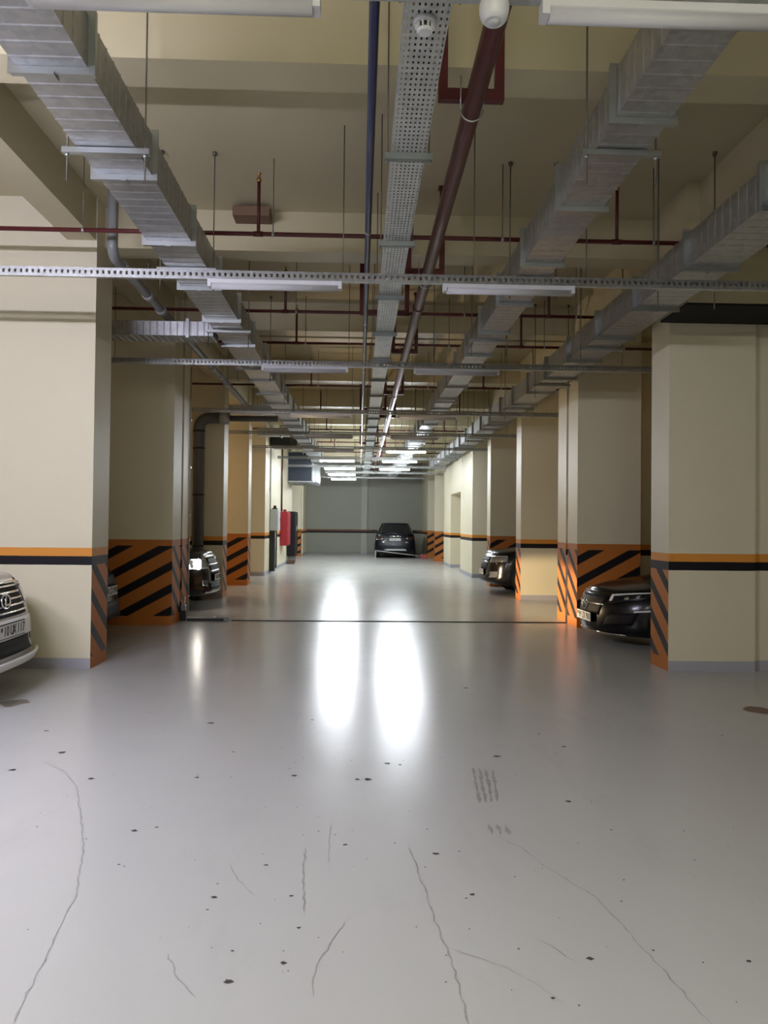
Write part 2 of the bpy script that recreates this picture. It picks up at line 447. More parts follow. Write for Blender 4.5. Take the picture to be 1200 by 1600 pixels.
f = thing('fan_unit', 'dark blue ventilation fan box hanging above the red hose cabinet', 'fan box', (-2.2, 30.2, 3.25))
MB().bevbox(-0.62, 0.30, 0, 2.2, 0, 1.12, 0.02).build('casing', DARKDUCT, f)
fr = MB()
for (z0, z1) in ((-0.04, 0.0), (1.12, 1.16)): fr.box(-0.62, 0.34, -0.02, 0.06, z0, z1)
fr.box(0.30, 0.38, -0.02, 0.06, -0.04, 0.70); fr.box(-0.64, -0.62, -0.02, 0.06, -0.04, 1.16)
fr.build('front_frame', STEEL, f)
for yy in (0.5, 1.0, 1.55, 2.1):
    MB().box(0.301, 0.44+yy*0.04, yy, yy+0.05, -0.06, 0.71).box(-0.62, 0.44+yy*0.04, yy, yy+0.05, -0.07, -0.005).build('flange', STEEL, f)
for sx in (-0.55, 0.22):
    MB().tube([(sx, 0.3, 1.12), (sx, 0.3, ZC-3.25)], 0.008, 6).build('rod', ROD, f)
MB().box(-0.62, 0.34, 0.22, 0.26, 1.121, 1.16).build('strut', STEEL, f)
# dark plenum boxes above the cabinets
pl = thing('plenum_box', 'black plenum box joined to the duct above the cabinets', 'duct', (-2.405, 24.2, 4.0))
MB().bevbox(-0.42, 0.51, 0, 0.9, 0, 0.52, 0.015).build('casing', simple('black_plenum', (0.018, 0.02, 0.022), 0.5), pl)
MB().box(-0.42, 0.51, -0.02, 0.02, -0.03, 0.0).box(-0.42, 0.51, -0.02, 0.02, 0.52, 0.55).build('flange', STEEL, pl)

# ------------------------------------------------------------------ cable tray
t = thing('cable_tray', 'perforated grey cable tray running down the middle of the ceiling', 'cable tray', (0.29, -1.0, 3.99))
L = 41.3
tb = MB(); tb.box(-0.11, 0.11, 0, L, 0, 0.0015)
tb.build('tray_floor', GALV_TRAY, t)
sd = MB()
for s in (-1, 1):
    sd.box(min(s*0.11, s*0.1115), max(s*0.11, s*0.1115), 0, L, 0, 0.06)
    sd.box(min(s*0.098, s*0.1115), max(s*0.098, s*0.1115), 0, L, 0.06, 0.062)
sd.build('tray_side', galv_mat('galvanised_plain', (0.52, 0.54, 0.53), 0.42, 0.7), t)
cb = MB()
for i, (x, r) in enumerate(((-0.075, 0.012), (-0.045, 0.015), (-0.01, 0.011), (0.02, 0.014), (0.055, 0.016), (0.085, 0.010))):
    pts = [(0.29+x+0.001*math.sin(q*0.9+i*2), -1+q*1.0, 3.9925+r) for q in range(42)]
    o = MB().tube(pts, r, 6).build('power_cable', CABLE)
    tag(o, 'black power cable lying in the perforated cable tray', 'cable', 'cables in the tray')
strut_t = MB().box(-0.155, 0.155, -0.022, 0.022, -0.042, -0.001).mesh('strut', simple('strut_grey', (0.20, 0.22, 0.21), 0.45, 0.5))
rodt = MB().tube([(0, 0, -0.07), (0, 0, ZC-3.99)], 0.005, 6).mesh('rod', ROD)
y = 1.85
while y < 40:
    hz = ZB if any(yb < y < yb+0.34 for yb in (5.05, 8.6, 12.14, 12.6, 16.35, 19.95, 23.45, 27.0, 30.5, 34, 37.4)) else ZC
    rm_ = MB().tube([(0, 0, -0.07), (0, 0, hz-3.99)], 0.005, 6).mesh('rod', ROD)
    g_ = thing('tray_support', 'grey strut hung on two rods under the cable tray, '+place(y), 'hanger', (0.29, y, 3.99), 0, 'cable tray supports')
    inst(strut_t, 'strut', g_)
    for s in (-0.135, 0.135): inst(rm_, 'rod', g_, (s, 0, 0))
    y += 1.55

# ------------------------------------------------------------------ pipes along the hall
p = thing('blue_pipe', 'thin blue water pipe running along beside the cable tray', 'pipe', (0.045, -1.0, 4.13))
MB().tube([(0, q*1.4, 0) for q in range(30)], 0.027, 14).build('pipe', BLUE, p)
cl = MB().lathe([(0.028, -0.013), (0.0315, -0.01), (0.0315, 0.01), (0.028, 0.013)], 16, axis='y').mesh('clamp', STEEL)
for i in range(13):
    inst(cl, 'clamp', p, (0, 1.55+i*3.05+0.0, 0))
    rr = MB().tube([(0.0, 0, 0.03), (0.0, 0, ZC-4.13)], 0.005, 6).mesh('rod', ROD)
    yy = 1.55+i*3.05-1.0
    if not any(yb-0.02 < yy < yb+0.36 for yb in (1.5, 5.05, 8.6, 12.14, 12.6, 16.35, 19.95, 23.45, 27.0, 30.5, 34, 37.4)): inst(rr, 'hanger_rod', p, (0.0, 1.55+i*3.05, 0))
p = thing('red_main_pipe', 'thick dark red sprinkler main running along beside the cable tray', 'pipe', (0.65, -1.0, 4.09))
MB().tube([(0, q*1.4, 0) for q in range(29)], 0.057, 20).build('pipe', RED, p)
cp = MB().lathe([(0.058, -0.05), (0.064, -0.045), (0.064, 0.045), (0.058, 0.05)], 20, axis='y').mesh('coupling', RED)
ub = MB().tube([(0.068*math.cos(a), 0, 0.068*math.sin(a)-0.006) if 1 else 0 for a in [PI + PI*q/14 for q in range(15)]], 0.005, 6)
ub.tube([(-0.068, 0, -0.006), (-0.068, 0, 0.20)], 0.005, 6); ub.tube([(0.068, 0, -0.006), (0.068, 0, 0.20)], 0.005, 6)
ub = ub.mesh('u_bolt', STEEL)
for yy in (3.6, 9.8, 15.8, 21.8, 27.8, 33.8): inst(cp, 'coupling', p, (0, yy, 0))
UF = (4.62, 7.9, 11.55, 15.2, 18.55, 22.6, 25.7, 29.4, 33.0, 36.4)
for yy in UF: inst(ub, 'u_bolt', p, (0, yy+1.0-0.045, 0))
def uframe(x, y, w_, zb_, label, grp, zt=None):
    t = thing('pipe_support_frame', label, 'support frame', (x, y, zb_), 0, grp)
    zt = zt or ZC
    MB().box(-w_/2, w_/2, -0.025, 0.025, 0, 0.07).build('crossbar', REDU, t)
    for s in (-1, 1):
        a, b_ = sorted((s*w_/2, s*(w_/2-0.055)))
        MB().box(a, b_, -0.025, 0.025, 0.07, zt-zb_).build('post', REDU, t)
        MB().box(s*w_/2-0.07, s*w_/2+0.07, -0.06, 0.06, zt-zb_-0.008, zt-zb_).build('base_plate', REDU, t)
for yy in UF:
    uframe(0.65, yy, 0.40, 4.16, 'red steel frame holding the thick main pipe, '+place(yy), 'red frames over the main pipe')
for yy in (9.55, 17.6, 25.0):
    uframe(0.28, yy, 0.62, 4.185, 'red steel frame spanning tray and blue pipe, '+place(yy), 'red frames over the cable tray')

# ------------------------------------------------------------------ sprinkler branch lines
stem_m = MB().tube([(0, 0, 0), (0, 0, 0.52)], 0.017, 8).mesh('riser', REDU)
head_m = MB().lathe([(0.020, 0.50), (0.024, 0.505), (0.024, 0.535), (0.012, 0.54), (0.010, 0.575), (0.022, 0.58), (0.022, 0.586)], 10).mesh('sprinkler_head', simple('brass', (0.35, 0.22, 0.08), 0.4, 0.8))
tee_m = MB().lathe([(0.026, -0.045), (0.026, 0.045)], 12, axis='x').mesh('tee', REDU)
ring_m = MB().lathe([(0.023, -0.012), (0.026, -0.01), (0.026, 0.01), (0.023, 0.012)], 12, axis='x').mesh('pipe_ring', STEEL)
ZS = H+2.77
for i, (y, x0, x1) in enumerate(((7.35, -8.0, 8.6), (10.03, -8.0, 8.6), (11.78, -2.6, 8.6), (15.4, -8.0, 8.6), (19.12, -8.0, 8.6), (22.55, -8.0, 8.6), (26.0, -2.7, 3.3), (29.6, -1.4, 3.3))):
    near = ['first wide ceiling bay before the banded pillars', 'bay of the black coupe', 'bay edge at the striped joint pillars', 'bay of the car with lit headlight', 'bay of the black crossover', 'bay before the cabinet wall', 'cabinet wall bay', 'fan box bay'][i]
    t = thing('sprinkler_line', 'thin dark red sprinkler pipe crossing the '+near, 'pipe', (0, y, ZS), 0, 'sprinkler pipes crossing the ceiling')
    MB().tube([(x0, 0, 0), (x1, 0, 0)], 0.021, 10).build('pipe', REDU, t)
    for xs in (-7.9, -4.45, -1.0, 2.47, 5.92):
        if x0 < xs < x1 and not (xs > 5 and i > 3):
            inst(tee_m, 'tee', t, (xs, 0, 0)); st = inst(stem_m, 'riser', t, (xs, 0, 0)); inst(head_m, 'sprinkler_head', st)
    rm = MB().tube([(0, 0, 0.0), (0, 0, ZC-ZS)], 0.005, 6).mesh('hanger_rod', ROD)
    for xs in (-5.2, -2.66, -0.86, 1.35, 2.83, 5.0):
        if x0 < xs < x1:
            inst(rm, 'hanger_rod', t, (xs, 0, 0)); inst(ring_m, 'pipe_ring', t, (xs, 0, 0))

# ------------------------------------------------------------------ lighting rails and lamps
ZR = H+2.115                  # underside of the rail
RAILS = (3.05, 6.70, 10.35, 14.75, 18.3, 21.7, 25.1, 28.7, 32.0, 35.4, -0.45, -4.0)
lens_far = lens_on('lens_lit_far', COOL, LAMP_FAR)
lens_l = lens_on('lens_lit_left', NEUT, LAMP_NEAR_L)
lens_b = lens_on('lens_lit_behind', BACKC, LAMP_BACK)
lens_w = lens_on('lens_lit_warm', WARM, LAMP_BAY)
lens_w2 = lens_on('lens_lit_warm_bright', WARM, LAMP_BAY2)
LW = 1.16
hb = MB()
hb.v = []; prof = [(-0.036, 0.062), (-0.036, 0.03), (-0.026, 0.022), (0.026, 0.022), (0.036, 0.03), (0.036, 0.062)]
for xx in (-LW/2, LW/2): hb.v += [(xx, a, z) for a, z in prof]
for q in range(6): hb.face([q, (q+1) % 6, 6+(q+1) % 6, 6+q])
hb.face([5, 4, 3, 2, 1, 0]); hb.face([6, 7, 8, 9, 10, 11])
house_m = hb.mesh('housing', WHITEP)
def lens_mesh(mat):
    l = MB(); n = 7
    for xx in (-LW/2+0.03, LW/2-0.03):
        for q in range(n):
            a = PI + PI*q/(n-1); l.v.append((xx, 0.033*math.cos(a), 0.024+0.046*math.sin(a)))
    for q in range(n-1): l.face([q, q+1, n+q+1, n+q], True)
    l.face([n-1, 2*n-1, n, 0]); l.face(list(range(n))[::-1]); l.face(list(range(n, 2*n)))
    return l.mesh('diffuser', mat)
LM = {'off': lens_mesh(LENS_OFF), 'far': lens_mesh(lens_far), 'left': lens_mesh(lens_l), 'back': lens_mesh(lens_b), 'warm': lens_mesh(lens_w), 'warm2': lens_mesh(lens_w2)}
cap_m = MB().box(-0.03, 0.0, -0.037, 0.037, -0.003, 0.063).mesh('end_cap', WHITEP)
def lamp(x, y, mode, label, grp, z=None):
    t = thing('batten_lamp', label, 'lamp', (x, y, (z or ZR)-0.063), 0, grp)
    inst(house_m, 'housing', t); inst(LM[mode], 'diffuser', t)
    inst(cap_m, 'end_cap', t, (LW/2+0.001, 0, 0)); inst(cap_m, 'end_cap', t, (-LW/2+0.029, 0, 0))
    return t
XLAMP, XRAMP = -0.76, 1.29
ridx = 0
for yr in RAILS:
    xa, xb = (-6.8, 6.6) if yr < 22 else ((-2.7, 3.2) if yr < 31.9 else (-2.7, 3.1))
    nm = {3.05: 'above the open floor beside the motion sensor', 6.70: 'just before the banded pillars', 10.35: 'above the bay of the black coupe', 14.75: 'above the car with lit headlight',
          18.3: 'above the black crossover', 21.7: 'before the cabinet wall', 25.1: 'above the grey electrical cabinet', 28.7: 'above the red hose cabinet', 32.0: 'under the dark fan box', 35.4: 'in front of the end wall',
          -0.45: 'over the near open floor', -4.0: 'over the entrance floor'}[yr]
    if yr == 32.0: xa = -1.45
    t = thing('lighting_rail', 'perforated steel lighting rail '+nm, 'rail', (0, yr, ZR), 0, 'lighting rails across the ceiling')
    rb = MB()
    rb.box(xa, xb, -0.021, -0.019, 0.002, 0.08); rb.box(xa, xb, 0.019, 0.021, 0.002, 0.08)
    rb.build('side_web', GALV_RAIL, t)
    MB().box(xa, xb, -0.021, 0.021, 0.0, 0.002).build('base_web', galv_mat('galvanised_plain'), t)
    for xs in (-5.4, -3.3, -0.17, 0.98, 1.98, 4.6):
        if xa < xs < xb:
            hz = ZB if any(yb-0.02 < yr < yb+0.36 for yb in (5.05, 8.6, 12.14, 12.6, 16.35, 19.95, 23.45, 27.0, 30.5, 34, 37.4)) else ZC
            MB().tube([(xs, 0, 0.003), (xs, 0, hz-ZR)], 0.005, 6).build('hanger_rod', ROD, t)
    farlit = yr in (25.1, 28.7, 32.0, 35.4)
    if farlit:
        lamp(XLAMP, yr, 'far' , 'glowing batten lamp by the blue pipe, '+nm, 'lit far lamps')
        if yr < 30: lamp(XRAMP, yr, 'far', 'glowing batten lamp by the red main pipe, '+nm, 'lit far lamps')
    else:
        bk = yr < 0
        if not bk:
            lamp(XLAMP, yr, 'off', 'unlit batten lamp by the blue pipe, '+nm, 'unlit lamps along the blue pipe side')
            if yr == 21.7: lamp(XRAMP, yr, 'far', 'glowing batten lamp by the red main pipe, '+nm, 'lit far lamps')
            else: lamp(XRAMP, yr, 'off', 'unlit batten lamp by the red main pipe, '+nm, 'unlit lamps along the red pipe side')
        else:
            lamp(XLAMP, yr, 'back', 'lit batten lamp behind the viewpoint', 'lit lamps behind')
            lamp(XRAMP, yr, 'back', 'lit batten lamp behind the viewpoint', 'lit lamps behind')
for (x, y) in ((-3.0, 3.05), (-4.25, 3.05)):
    lamp(x, y, 'left', 'lit batten lamp in the bay of the white car', 'lit lamps in the white car bay')
for (x, y) in ((5.6, 10.35), (5.6, 14.75), (-5.6, 10.35), (-5.6, 14.75), (5.6, 18.3), (-5.6, 18.3)):
    lamp(x, y, 'warm2' if (x < 0 and y > 18) else 'warm', 'warm lit batten lamp in a side parking bay', 'warm lamps in the side bays')

# ------------------------------------------------------------------ detectors
def detector(y, z):
    t = thing('smoke_detector', {3.62: 'white smoke detector under the tray beside the motion sensor', 7.44: 'white smoke detector under the tray between the two long lamps', 11.45: 'white smoke detector under the tray near the striped joint pillars'}[y], 'smoke detector', (0.285, y, z), 0, 'smoke detectors under the cable tray')
    MB().lathe([(0.053, -0.022), (0.055, -0.018), (0.055, 0.0)][::1], 24).build('base', WHITEP, t)
    MB().lathe([(0.030, -0.062), (0.036, -0.060), (0.040, -0.050), (0.040, -0.048)], 24).build('cap', WHITEP, t)
    MB().lathe([(0.034, -0.048), (0.034, -0.022)], 20).build('dark_chamber', CABLE, t)
    fin = MB().box(0.034, 0.046, -0.004, 0.004, -0.049, -0.021).mesh('fin', WHITEP)
    for q in range(10): inst(fin, 'fin', t, (0, 0, 0), q*PI/5)
for yy in (3.62, 7.44, 11.45): detector(yy, 3.988)
t = thing('motion_sensor', 'white domed motion sensor under the lighting rail by the red main pipe', 'sensor', (0.52, 3.05, ZR-0.001))
MB().lathe([(0.040, -0.085), (0.054, -0.07), (0.060, -0.045), (0.061, -0.02), (0.058, 0.0)], 28).build('body', WHITEP, t)
MB().lathe([(0.006, -0.096), (0.018, -0.094), (0.024, -0.088), (0.025, -0.082)], 20).build('lens', simple('sensor_lens', (0.45, 0.46, 0.46), 0.3), t)

# ------------------------------------------------------------------ drain pipes
t = thing('drain_pipe', 'grey plastic drain pipe dropping from a ceiling hole beside the first pillar', 'pipe', (-2.51, 7.75, 4.25))
def arc(c, r, a0, a1, n, f): return [f(c, r, a0+(a1-a0)*q/n) for q in range(n+1)]
pts = [(0, 0, ZC-4.25), (0, 0, 0.12)] + [(0, 0.12-0.12*math.cos(a), 0.12-0.12*math.sin(a)) for a in [PI/2*q/6 for q in range(1, 7)]] + [(0, 4.0, -0.04), (0.0, 9.0, -0.09)]
MB().tube(pts, 0.052, 14).build('pipe', PVC, t)
so = MB().lathe([(0.053, -0.06), (0.062, -0.055), (0.062, 0.055), (0.053, 0.06)], 16, axis='y').mesh('socket', simple('light_pvc', (0.36, 0.36, 0.36), 0.4))
for yy in (0.35, 1.3, 1.9, 3.2, 5.2, 5.9, 6.6): inst(so, 'socket', t, (0, yy, -0.0098*yy))
rm = MB().tube([(0, 0, 0.05), (0, 0, 0.83)], 0.005, 6).mesh('hanger_rod', ROD)
for yy in (1.3, 3.2, 5.9): inst(rm, 'hanger_rod', t, (0, yy, 0))
hole = MB().lathe([(0.07, 0), (0.095, 0.004), (0.095, 0.02)], 14).build('sleeve', simple('dark_hole_sleeve', (0.05, 0.045, 0.035), 0.9), t, (0, 0, ZC-4.25-0.02))
t = thing('soil_pipe', 'wide dark grey soil pipe standing behind the car with lit headlight', 'pipe', (-3.3, 15.8, 0))
pts = [(0, 0, 0), (0, 0, 3.52)] + [(0.2-0.2*math.cos(a), 0, 3.52+0.2*math.sin(a)) for a in [PI/2*q/7 for q in range(1, 8)]] + [(0.42, 0, 3.72)]
MB().tube(pts, 0.115, 18).build('pipe', simple('dark_pvc', (0.10, 0.10, 0.105), 0.38), t)
pc = MB().lathe([(0.117, -0.02), (0.122, -0.018), (0.122, 0.018), (0.117, 0.02)], 18).mesh('pipe_clamp', simple('dark_steel', (0.05, 0.05, 0.05)))
for z in (1.1, 2.15, 3.1, 3.45): inst(pc, 'pipe_clamp', t, (0, 0, z))
MB().tube([(0.42, 0, 3.72), (0.62, 0, 3.72)], 0.125, 18).build('socket', simple('light_pvc', (0.36, 0.36, 0.36)), t)
MB().tube([(0.62, 0, 3.72), (1.6, 0, 3.72)], 0.06, 14).build('horizontal_run', simple('dark_pvc', (0.1, 0.1, 0.105)), t)

# conduit on the striped pillar + socket box
t = thing('conduit', 'thin grey conduit running up the striped pillar at the floor joint', 'conduit', (XI_L+0.012, 13.0, 0))
MB().tube([(0, 0, 0.05), (0, 0, 4.2)], 0.011, 8).build('tube', simple('conduit_grey', (0.45, 0.43, 0.38), 0.5), t)
cl = MB().box(-0.012, 0.016, -0.022, 0.022, -0.012, 0.012).mesh('saddle', STEEL)
for z in (0.35, 0.95, 1.28, 1.7, 2.5, 3.3): inst(cl, 'saddle', t, (0, 0, z))
t = thing('junction_box', 'small black cable box at the foot of the striped pillar', 'box', (XI_L+0.055, 12.5, 0))
MB().bevbox(-0.05, 0.04, -0.05, 0.05, 0, 0.16, 0.008).build('case', CABLE, t)
MB().bevbox(-0.045, 0.03, -0.045, 0.045, 0.16, 0.25, 0.008).build('gland_cover', PVC, t)
MB().tube([(0, 0, 0.25), (0.01, 0.02, 0.33), (0.0, 0.09, 0.36), (-0.02, 0.16, 0.20), (-0.02, 0.20, 0.02)], 0.008, 6).build('cable', WHITEP, t)

# ------------------------------------------------------------------ cabinets on the left wall
XW = XI_L+0.024
GREYC = simple('cabinet_grey', (0.50, 0.53, 0.53), 0.35)
t = thing('electrical_cabinet', 'grey electrical cabinet on the wall above two black cable trunks', 'cabinet', (XW, 24.6, 1.35))
MB().bevbox(0, 0.24, -0.2, 0.55, 0, 0.68, 0.012).build('body', GREYC, t)
d = MB().box(0.241, 0.258, -0.18, 0.53, 0.02, 0.66).build('door', GREYC, t)
MB().box(0.017+0.241, 0.03+0.241, 0.44, 0.47, 0.28, 0.40).build('handle', CABLE, d)
MB().box(0.04, 0.2, 0.05, 0.3, 0.68, 0.72).tube([(0.12, 0.17, 0.7), (0.12, 0.17, 0.80)], 0.05, 12).build('cable_gland', CABLE, t)
for i, yy in enumerate((24.42, 24.95)):
    o = MB().box(0, 0.16, 0, 0.22, 0.06 if i == 0 else 0.14, 1.345).build('cable_wireway', simple('black_trunk', (0.012, 0.012, 0.013), 0.45), None, (XW+0.002, yy, 0))
    tag(o, ['black cable trunk below the grey cabinet reaching nearly to the floor', 'shorter black cable trunk below the grey cabinet on the red cabinet side'][i], 'cable trunk', 'trunks under the grey cabinet')
o = MB().tube([(0, 0, 0.25), (0, 0, 1.33)], 0.035, 10).build('steel_conduit', simple('conduit_light', (0.5, 0.48, 0.52), 0.4), None, (XW+0.12, 24.79, 0))
tag(o, 'light grey conduit between the two black cable trunks', 'conduit')
o = MB().tube([(0, 0, 2.0), (0, 0, 4.3)], 0.02, 8).box(-0.03, 0.02, -0.03, 0.03, 2.6, 2.7).box(-0.03, 0.02, -0.03, 0.03, 3.8, 3.9).build('wall_conduit', simple('conduit_grey', (0.45, 0.43, 0.38)), None, (XW+0.022, 24.35, 0))
tag(o, 'thin grey conduit rising above the electrical cabinet', 'conduit')
REDC = simple('hose_cabinet_red', (0.30, 0.012, 0.022), 0.45)
t = thing('hose_cabinet', 'red fire hose cabinet on the wall between the grey and black cabinets', 'cabinet', (XW, 27.6, 0.78))
MB().bevbox(0, 0.25, 0, 1.2, 0, 1.22, 0.012).build('body', REDC, t)
d = MB().box(0.251, 0.268, 0.03, 1.17, 0.03, 1.19).build('door', REDC, t)
MB().box(0.268, 0.285, 0.08, 0.12, 0.55, 0.68).build('handle', STEEL, d)
MB().box(0.02, 0.12, 0.95, 1.12, 1.22, 1.32).build('valve_cap', REDC, t)
o = MB().tube([(0, 0, 2.01), (0, 0, 4.6)], 0.03, 10).build('hose_riser', RED, None, (XW+0.035, 27.75, 0))
tag(o, 'dark red riser pipe above the red fire hose cabinet', 'pipe')
BLKC = simple('black_cabinet', (0.008, 0.006, 0.008), 0.6, spec=0.25)
t = thing('black_cabinet', 'tall black cabinet standing on short feet past the red hose cabinet', 'cabinet', (XW+0.005, 30.2, 0))
MB().bevbox(0, 0.30, 0, 1.4, 0.30, 2.05, 0.012).build('body', BLKC, t)
MB().box(0.301, 0.312, 0.06, 1.34, 0.36, 1.99).build('door', BLKC, t)
MB().box(0.05, 0.25, 0.02, 0.022, 1.35, 1.6).box(0.312, 0.314, 0.8, 1.0, 1.3, 1.5).build('label_plate', WHITEP, t)
for yy in (0.1, 1.2): MB().box(0.05, 0.25, yy, yy+0.1, 0, 0.30).build('foot', PVC, t)
t = thing('floor_box', 'small brown box lying on the floor by the black cabinet', 'box', (-2.66+0.0, 30.9-0.8, 0))
BRN = simple('brown_box', (0.10, 0.05, 0.035), 0.6)
MB().bevbox(-0.1, 0.14, -0.12, 0.12, 0, 0.16, 0.008).build('carton', BRN, t)
MB().box(-0.1, 0.14, -0.015, 0.015, 0.16, 0.1615).build('tape', simple('tape', (0.35, 0.28, 0.2), 0.4), t)

# board on the ceiling
t = thing('ceiling_board', 'brown timber offcut left stuck to the ceiling beam face', 'board', (-1.22, 8.35, 4.93))
MB().box(-0.2, 0.2, 0, 0.245, 0, 0.10).build('plank', simple('timber', (0.17, 0.10, 0.06), 0.7, scale=3), t)

# ------------------------------------------------------------------ cars
CHROME = simple('chrome', (0.78, 0.79, 0.8), 0.12, 1.0, var=0.02)
GLASS = simple('tinted_glass', (0.012, 0.013, 0.015), 0.06, 0.0, 0.6)
LAMPG = simple('headlamp_glass', (0.16, 0.17, 0.19), 0.08, 0.4, 1.0)
DRL = simple('daylight_strip', (0.8, 0.82, 0.85), 0.2)
TAIL = simple('tail_lamp', (0.03, 0.004, 0.005), 0.12, 0, 1.0)
BLKPL = simple('black_grille', (0.004, 0.004, 0.0045), 0.6, spec=0.2)
PLATE = simple('plate_white', (0.72, 0.73, 0.72), 0.35, var=0.03)
INK = simple('plate_ink', (0.01, 0.01, 0.012), 0.5)
RIM = simple('alloy', (0.45, 0.46, 0.47), 0.25, 0.9)
def lerp_tab(tab, x):
    if x <= tab[0][0]: return tab[0][1]
    for (a, va), (b_, vb) in zip(tab, tab[1:]):
        if x <= b_:
            k_ = (x-a)/(b_-a); k_ = k_*k_*(3-2*k_) if False else k_
            return va+(vb-va)*k_
    return tab[-1][1]
def text_mesh(s, size, mat, name):
    cu = bpy.data.curves.new('txt', 'FONT'); cu.body = s; cu.size = size; cu.align_x = 'CENTER'; cu.align_y = 'CENTER'; cu.extrude = 0.0015
    ob = bpy.data.objects.new('txt', cu); C.objects.link(ob)
    me = bpy.data.meshes.new_from_object(ob.evaluated_get(bpy.context.evaluated_depsgraph_get()))
    bpy.data.objects.remove(ob); me.name = name; me.materials.clear(); me.materials.append(mat)
    return me
CHARS = {}
class Car:
    def __init__(s, name, label, loc, rz, paint_mat, L=4.7, W=1.84, zb=0.22, A=0.55, p=2.6, Ar=0.35, front=None, rear=None, shoulder=None, cabin=None, group=None):
        s.L, s.w, s.zb, s.A, s.p, s.Ar = L, W/2, zb, A, p, Ar
        s.front = front; s.rear = rear or [(0.2, -0.1), (0.35, 0.0), (0.7, 0.0), (1.0, -0.06), (1.2, -0.1)]
        s.shoulder = shoulder; s.paint = paint_mat
        s.t = thing(name, label, 'car', loc, rz, group)
        s.body(); s.cabin(*cabin); s.wheels()
    def xf(s, y, z):
        q = min(0.999, abs(y)/s.w)
        return lerp_tab(s.front, z) - s.A*(1-(1-q**s.p)**(1/s.p))
    def xr(s, y, z):
        q = min(0.999, abs(y)/s.w)
        return -s.L - lerp_tab(s.rear, z) + s.Ar*(1-(1-q**3)**(1/3))
    def zs(s, x): return lerp_tab(sorted(s.shoulder), x)
    def plan(s):
        pts = []; n = 22; p = s.p
        for i in range(n+1):
            a = -PI/2 + PI*i/n
            y = s.w*math.copysign(abs(math.sin(a))**(2/p), a); x = -s.A + s.A*abs(math.cos(a))**(2/p)
            pts.append((x, y, 'f'))
        xs = [-s.A - (s.L-s.A-s.Ar)*i/14 for i in range(1, 14)]
        pts += [(x, s.w, 's') for x in xs]
        for i in range(n+1):
            a = PI/2 - PI*i/n
            y = s.w*math.copysign(abs(math.sin(a))**(2/3), a); x = -s.L + s.Ar - s.Ar*abs(math.cos(a))**(2/3)
            pts.append((x, y, 'r'))
        pts += [(x, -s.w, 's') for x in xs[::-1]]
        return pts
    def body(s):
        m = MB(); P = s.plan(); n = len(P)
        V = [0, 0.03, 0.08, 0.16, 0.26, 0.36, 0.46, 0.56, 0.66, 0.76, 0.85, 0.92, 0.97, 1.0]
        ws = [(0, 0.93), (0.1, 0.975), (0.35, 1.0), (0.7, 0.99), (0.9, 0.965), (1.0, 0.925)]
        for v in V:
            k_ = lerp_tab(ws, v)
            for (x, y, kd) in P:
                z = s.zb + v*(s.zs(x)-s.zb)
                if kd == 'f': xx = x + lerp_tab(s.front, z)
                elif kd == 'r': xx = x - lerp_tab(s.rear, z)
                else:
                    u = (x+s.A)/(-(s.L-s.A-s.Ar))
                    xx = x + lerp_tab(s.front, z)*max(0, 1-u*3) - lerp_tab(s.rear, z)*max(0, u*3-2)
                m.v.append((xx, y*k_ if kd == 's' else y*(k_ if abs(y) > s.w*0.6 else 1-(1-k_)*(abs(y)/(s.w*0.6))**2), z))
        for i in range(len(V)-1):
            for k in range(n): m.face([i*n+k, i*n+(k+1) % n, (i+1)*n+(k+1) % n, (i+1)*n+k], True)
        base = (len(V)-1)*n
        for sc, dz in ((0.97, 0.012), (0.88, 0.028), (0.66, 0.048), (0.4, 0.058), (0.12, 0.062), (0.0, 0.062)):
            b0 = len(m.v)
            for k in range(n):
                x, y, z = m.v[base+k] if base == (len(V)-1)*n else m.v[(len(V)-1)*n+k]
                x0, y0, z0 = m.v[(len(V)-1)*n+k]
                m.v.append((x0 - (1-sc)*0.06*(1 if P[k][2] == 'f' else 0) + (1-sc)*0.03*(1 if P[k][2] == 'r' else 0), y0*sc, z0+dz))
            for k in range(n): m.face([base+k, base+(k+1) % n, b0+(k+1) % n, b0+k], True)
            base = b0
        m.face([k for k in range(n)][::-1])
        s.bodyobj = m.build('body', s.paint, s.t)
    def cabin(s, x0, x1, xr0, xr1, zroof, wb=0.86, wt=0.66):
        # glasshouse from the belt (x0 front .. x1 rear) up to the roof (xr0 .. xr1)
        def loop(xa, xb, w_, n=8, r=0.22):
            pts = []
            for (cx, cy, a0) in ((xa-r, w_-r, PI/2), (xb+r, w_-r, PI), (xb+r, -w_+r, 1.5*PI), (xa-r, -w_+r, 0)):
                for k in range(n):
                    a = a0 + PI/2*k/(n-1)
                    if cx == xa-r and cy > 0: a = PI/2 - PI/2*k/(n-1); 
                    pts.append((cx, cy, a, r))
            out = []
            for (cx, cy, a0, a1) in ((xa-r, w_-r, 0, PI/2), (xb+r, w_-r, PI/2, PI), (xb+r, -w_+r, PI, 1.5*PI), (xa-r, -w_+r, 1.5*PI, 2*PI)):
                for k in range(n):
                    a = a0+(a1-a0)*k/(n-1); out.append((cx+r*math.cos(a), cy+r*math.sin(a)))
            return out
        g = MB(); N_ = 32; lev = 6
        for i in range(lev):
            f_ = i/(lev-1); e = f_**1.15
            lp = loop(x0+(xr0-x0)*f_, x1+(xr1-x1)*f_, s.w*(wb+(wt-wb)*e))
            for (x, y) in lp:
                zb_ = s.zs(x)+0.0
                g.v.append((x, y, zb_+(zroof-0.06-zb_)*f_))
        for i in range(lev-1):
            for k in range(N_): g.face([i*N_+k, i*N_+(k+1) % N_, (i+1)*N_+(k+1) % N_, (i+1)*N_+k], True)
        glass = g.build('windows', GLASS, s.t)
        r = MB(); top = [g.v[(lev-1)*N_+k] for k in range(N_)]
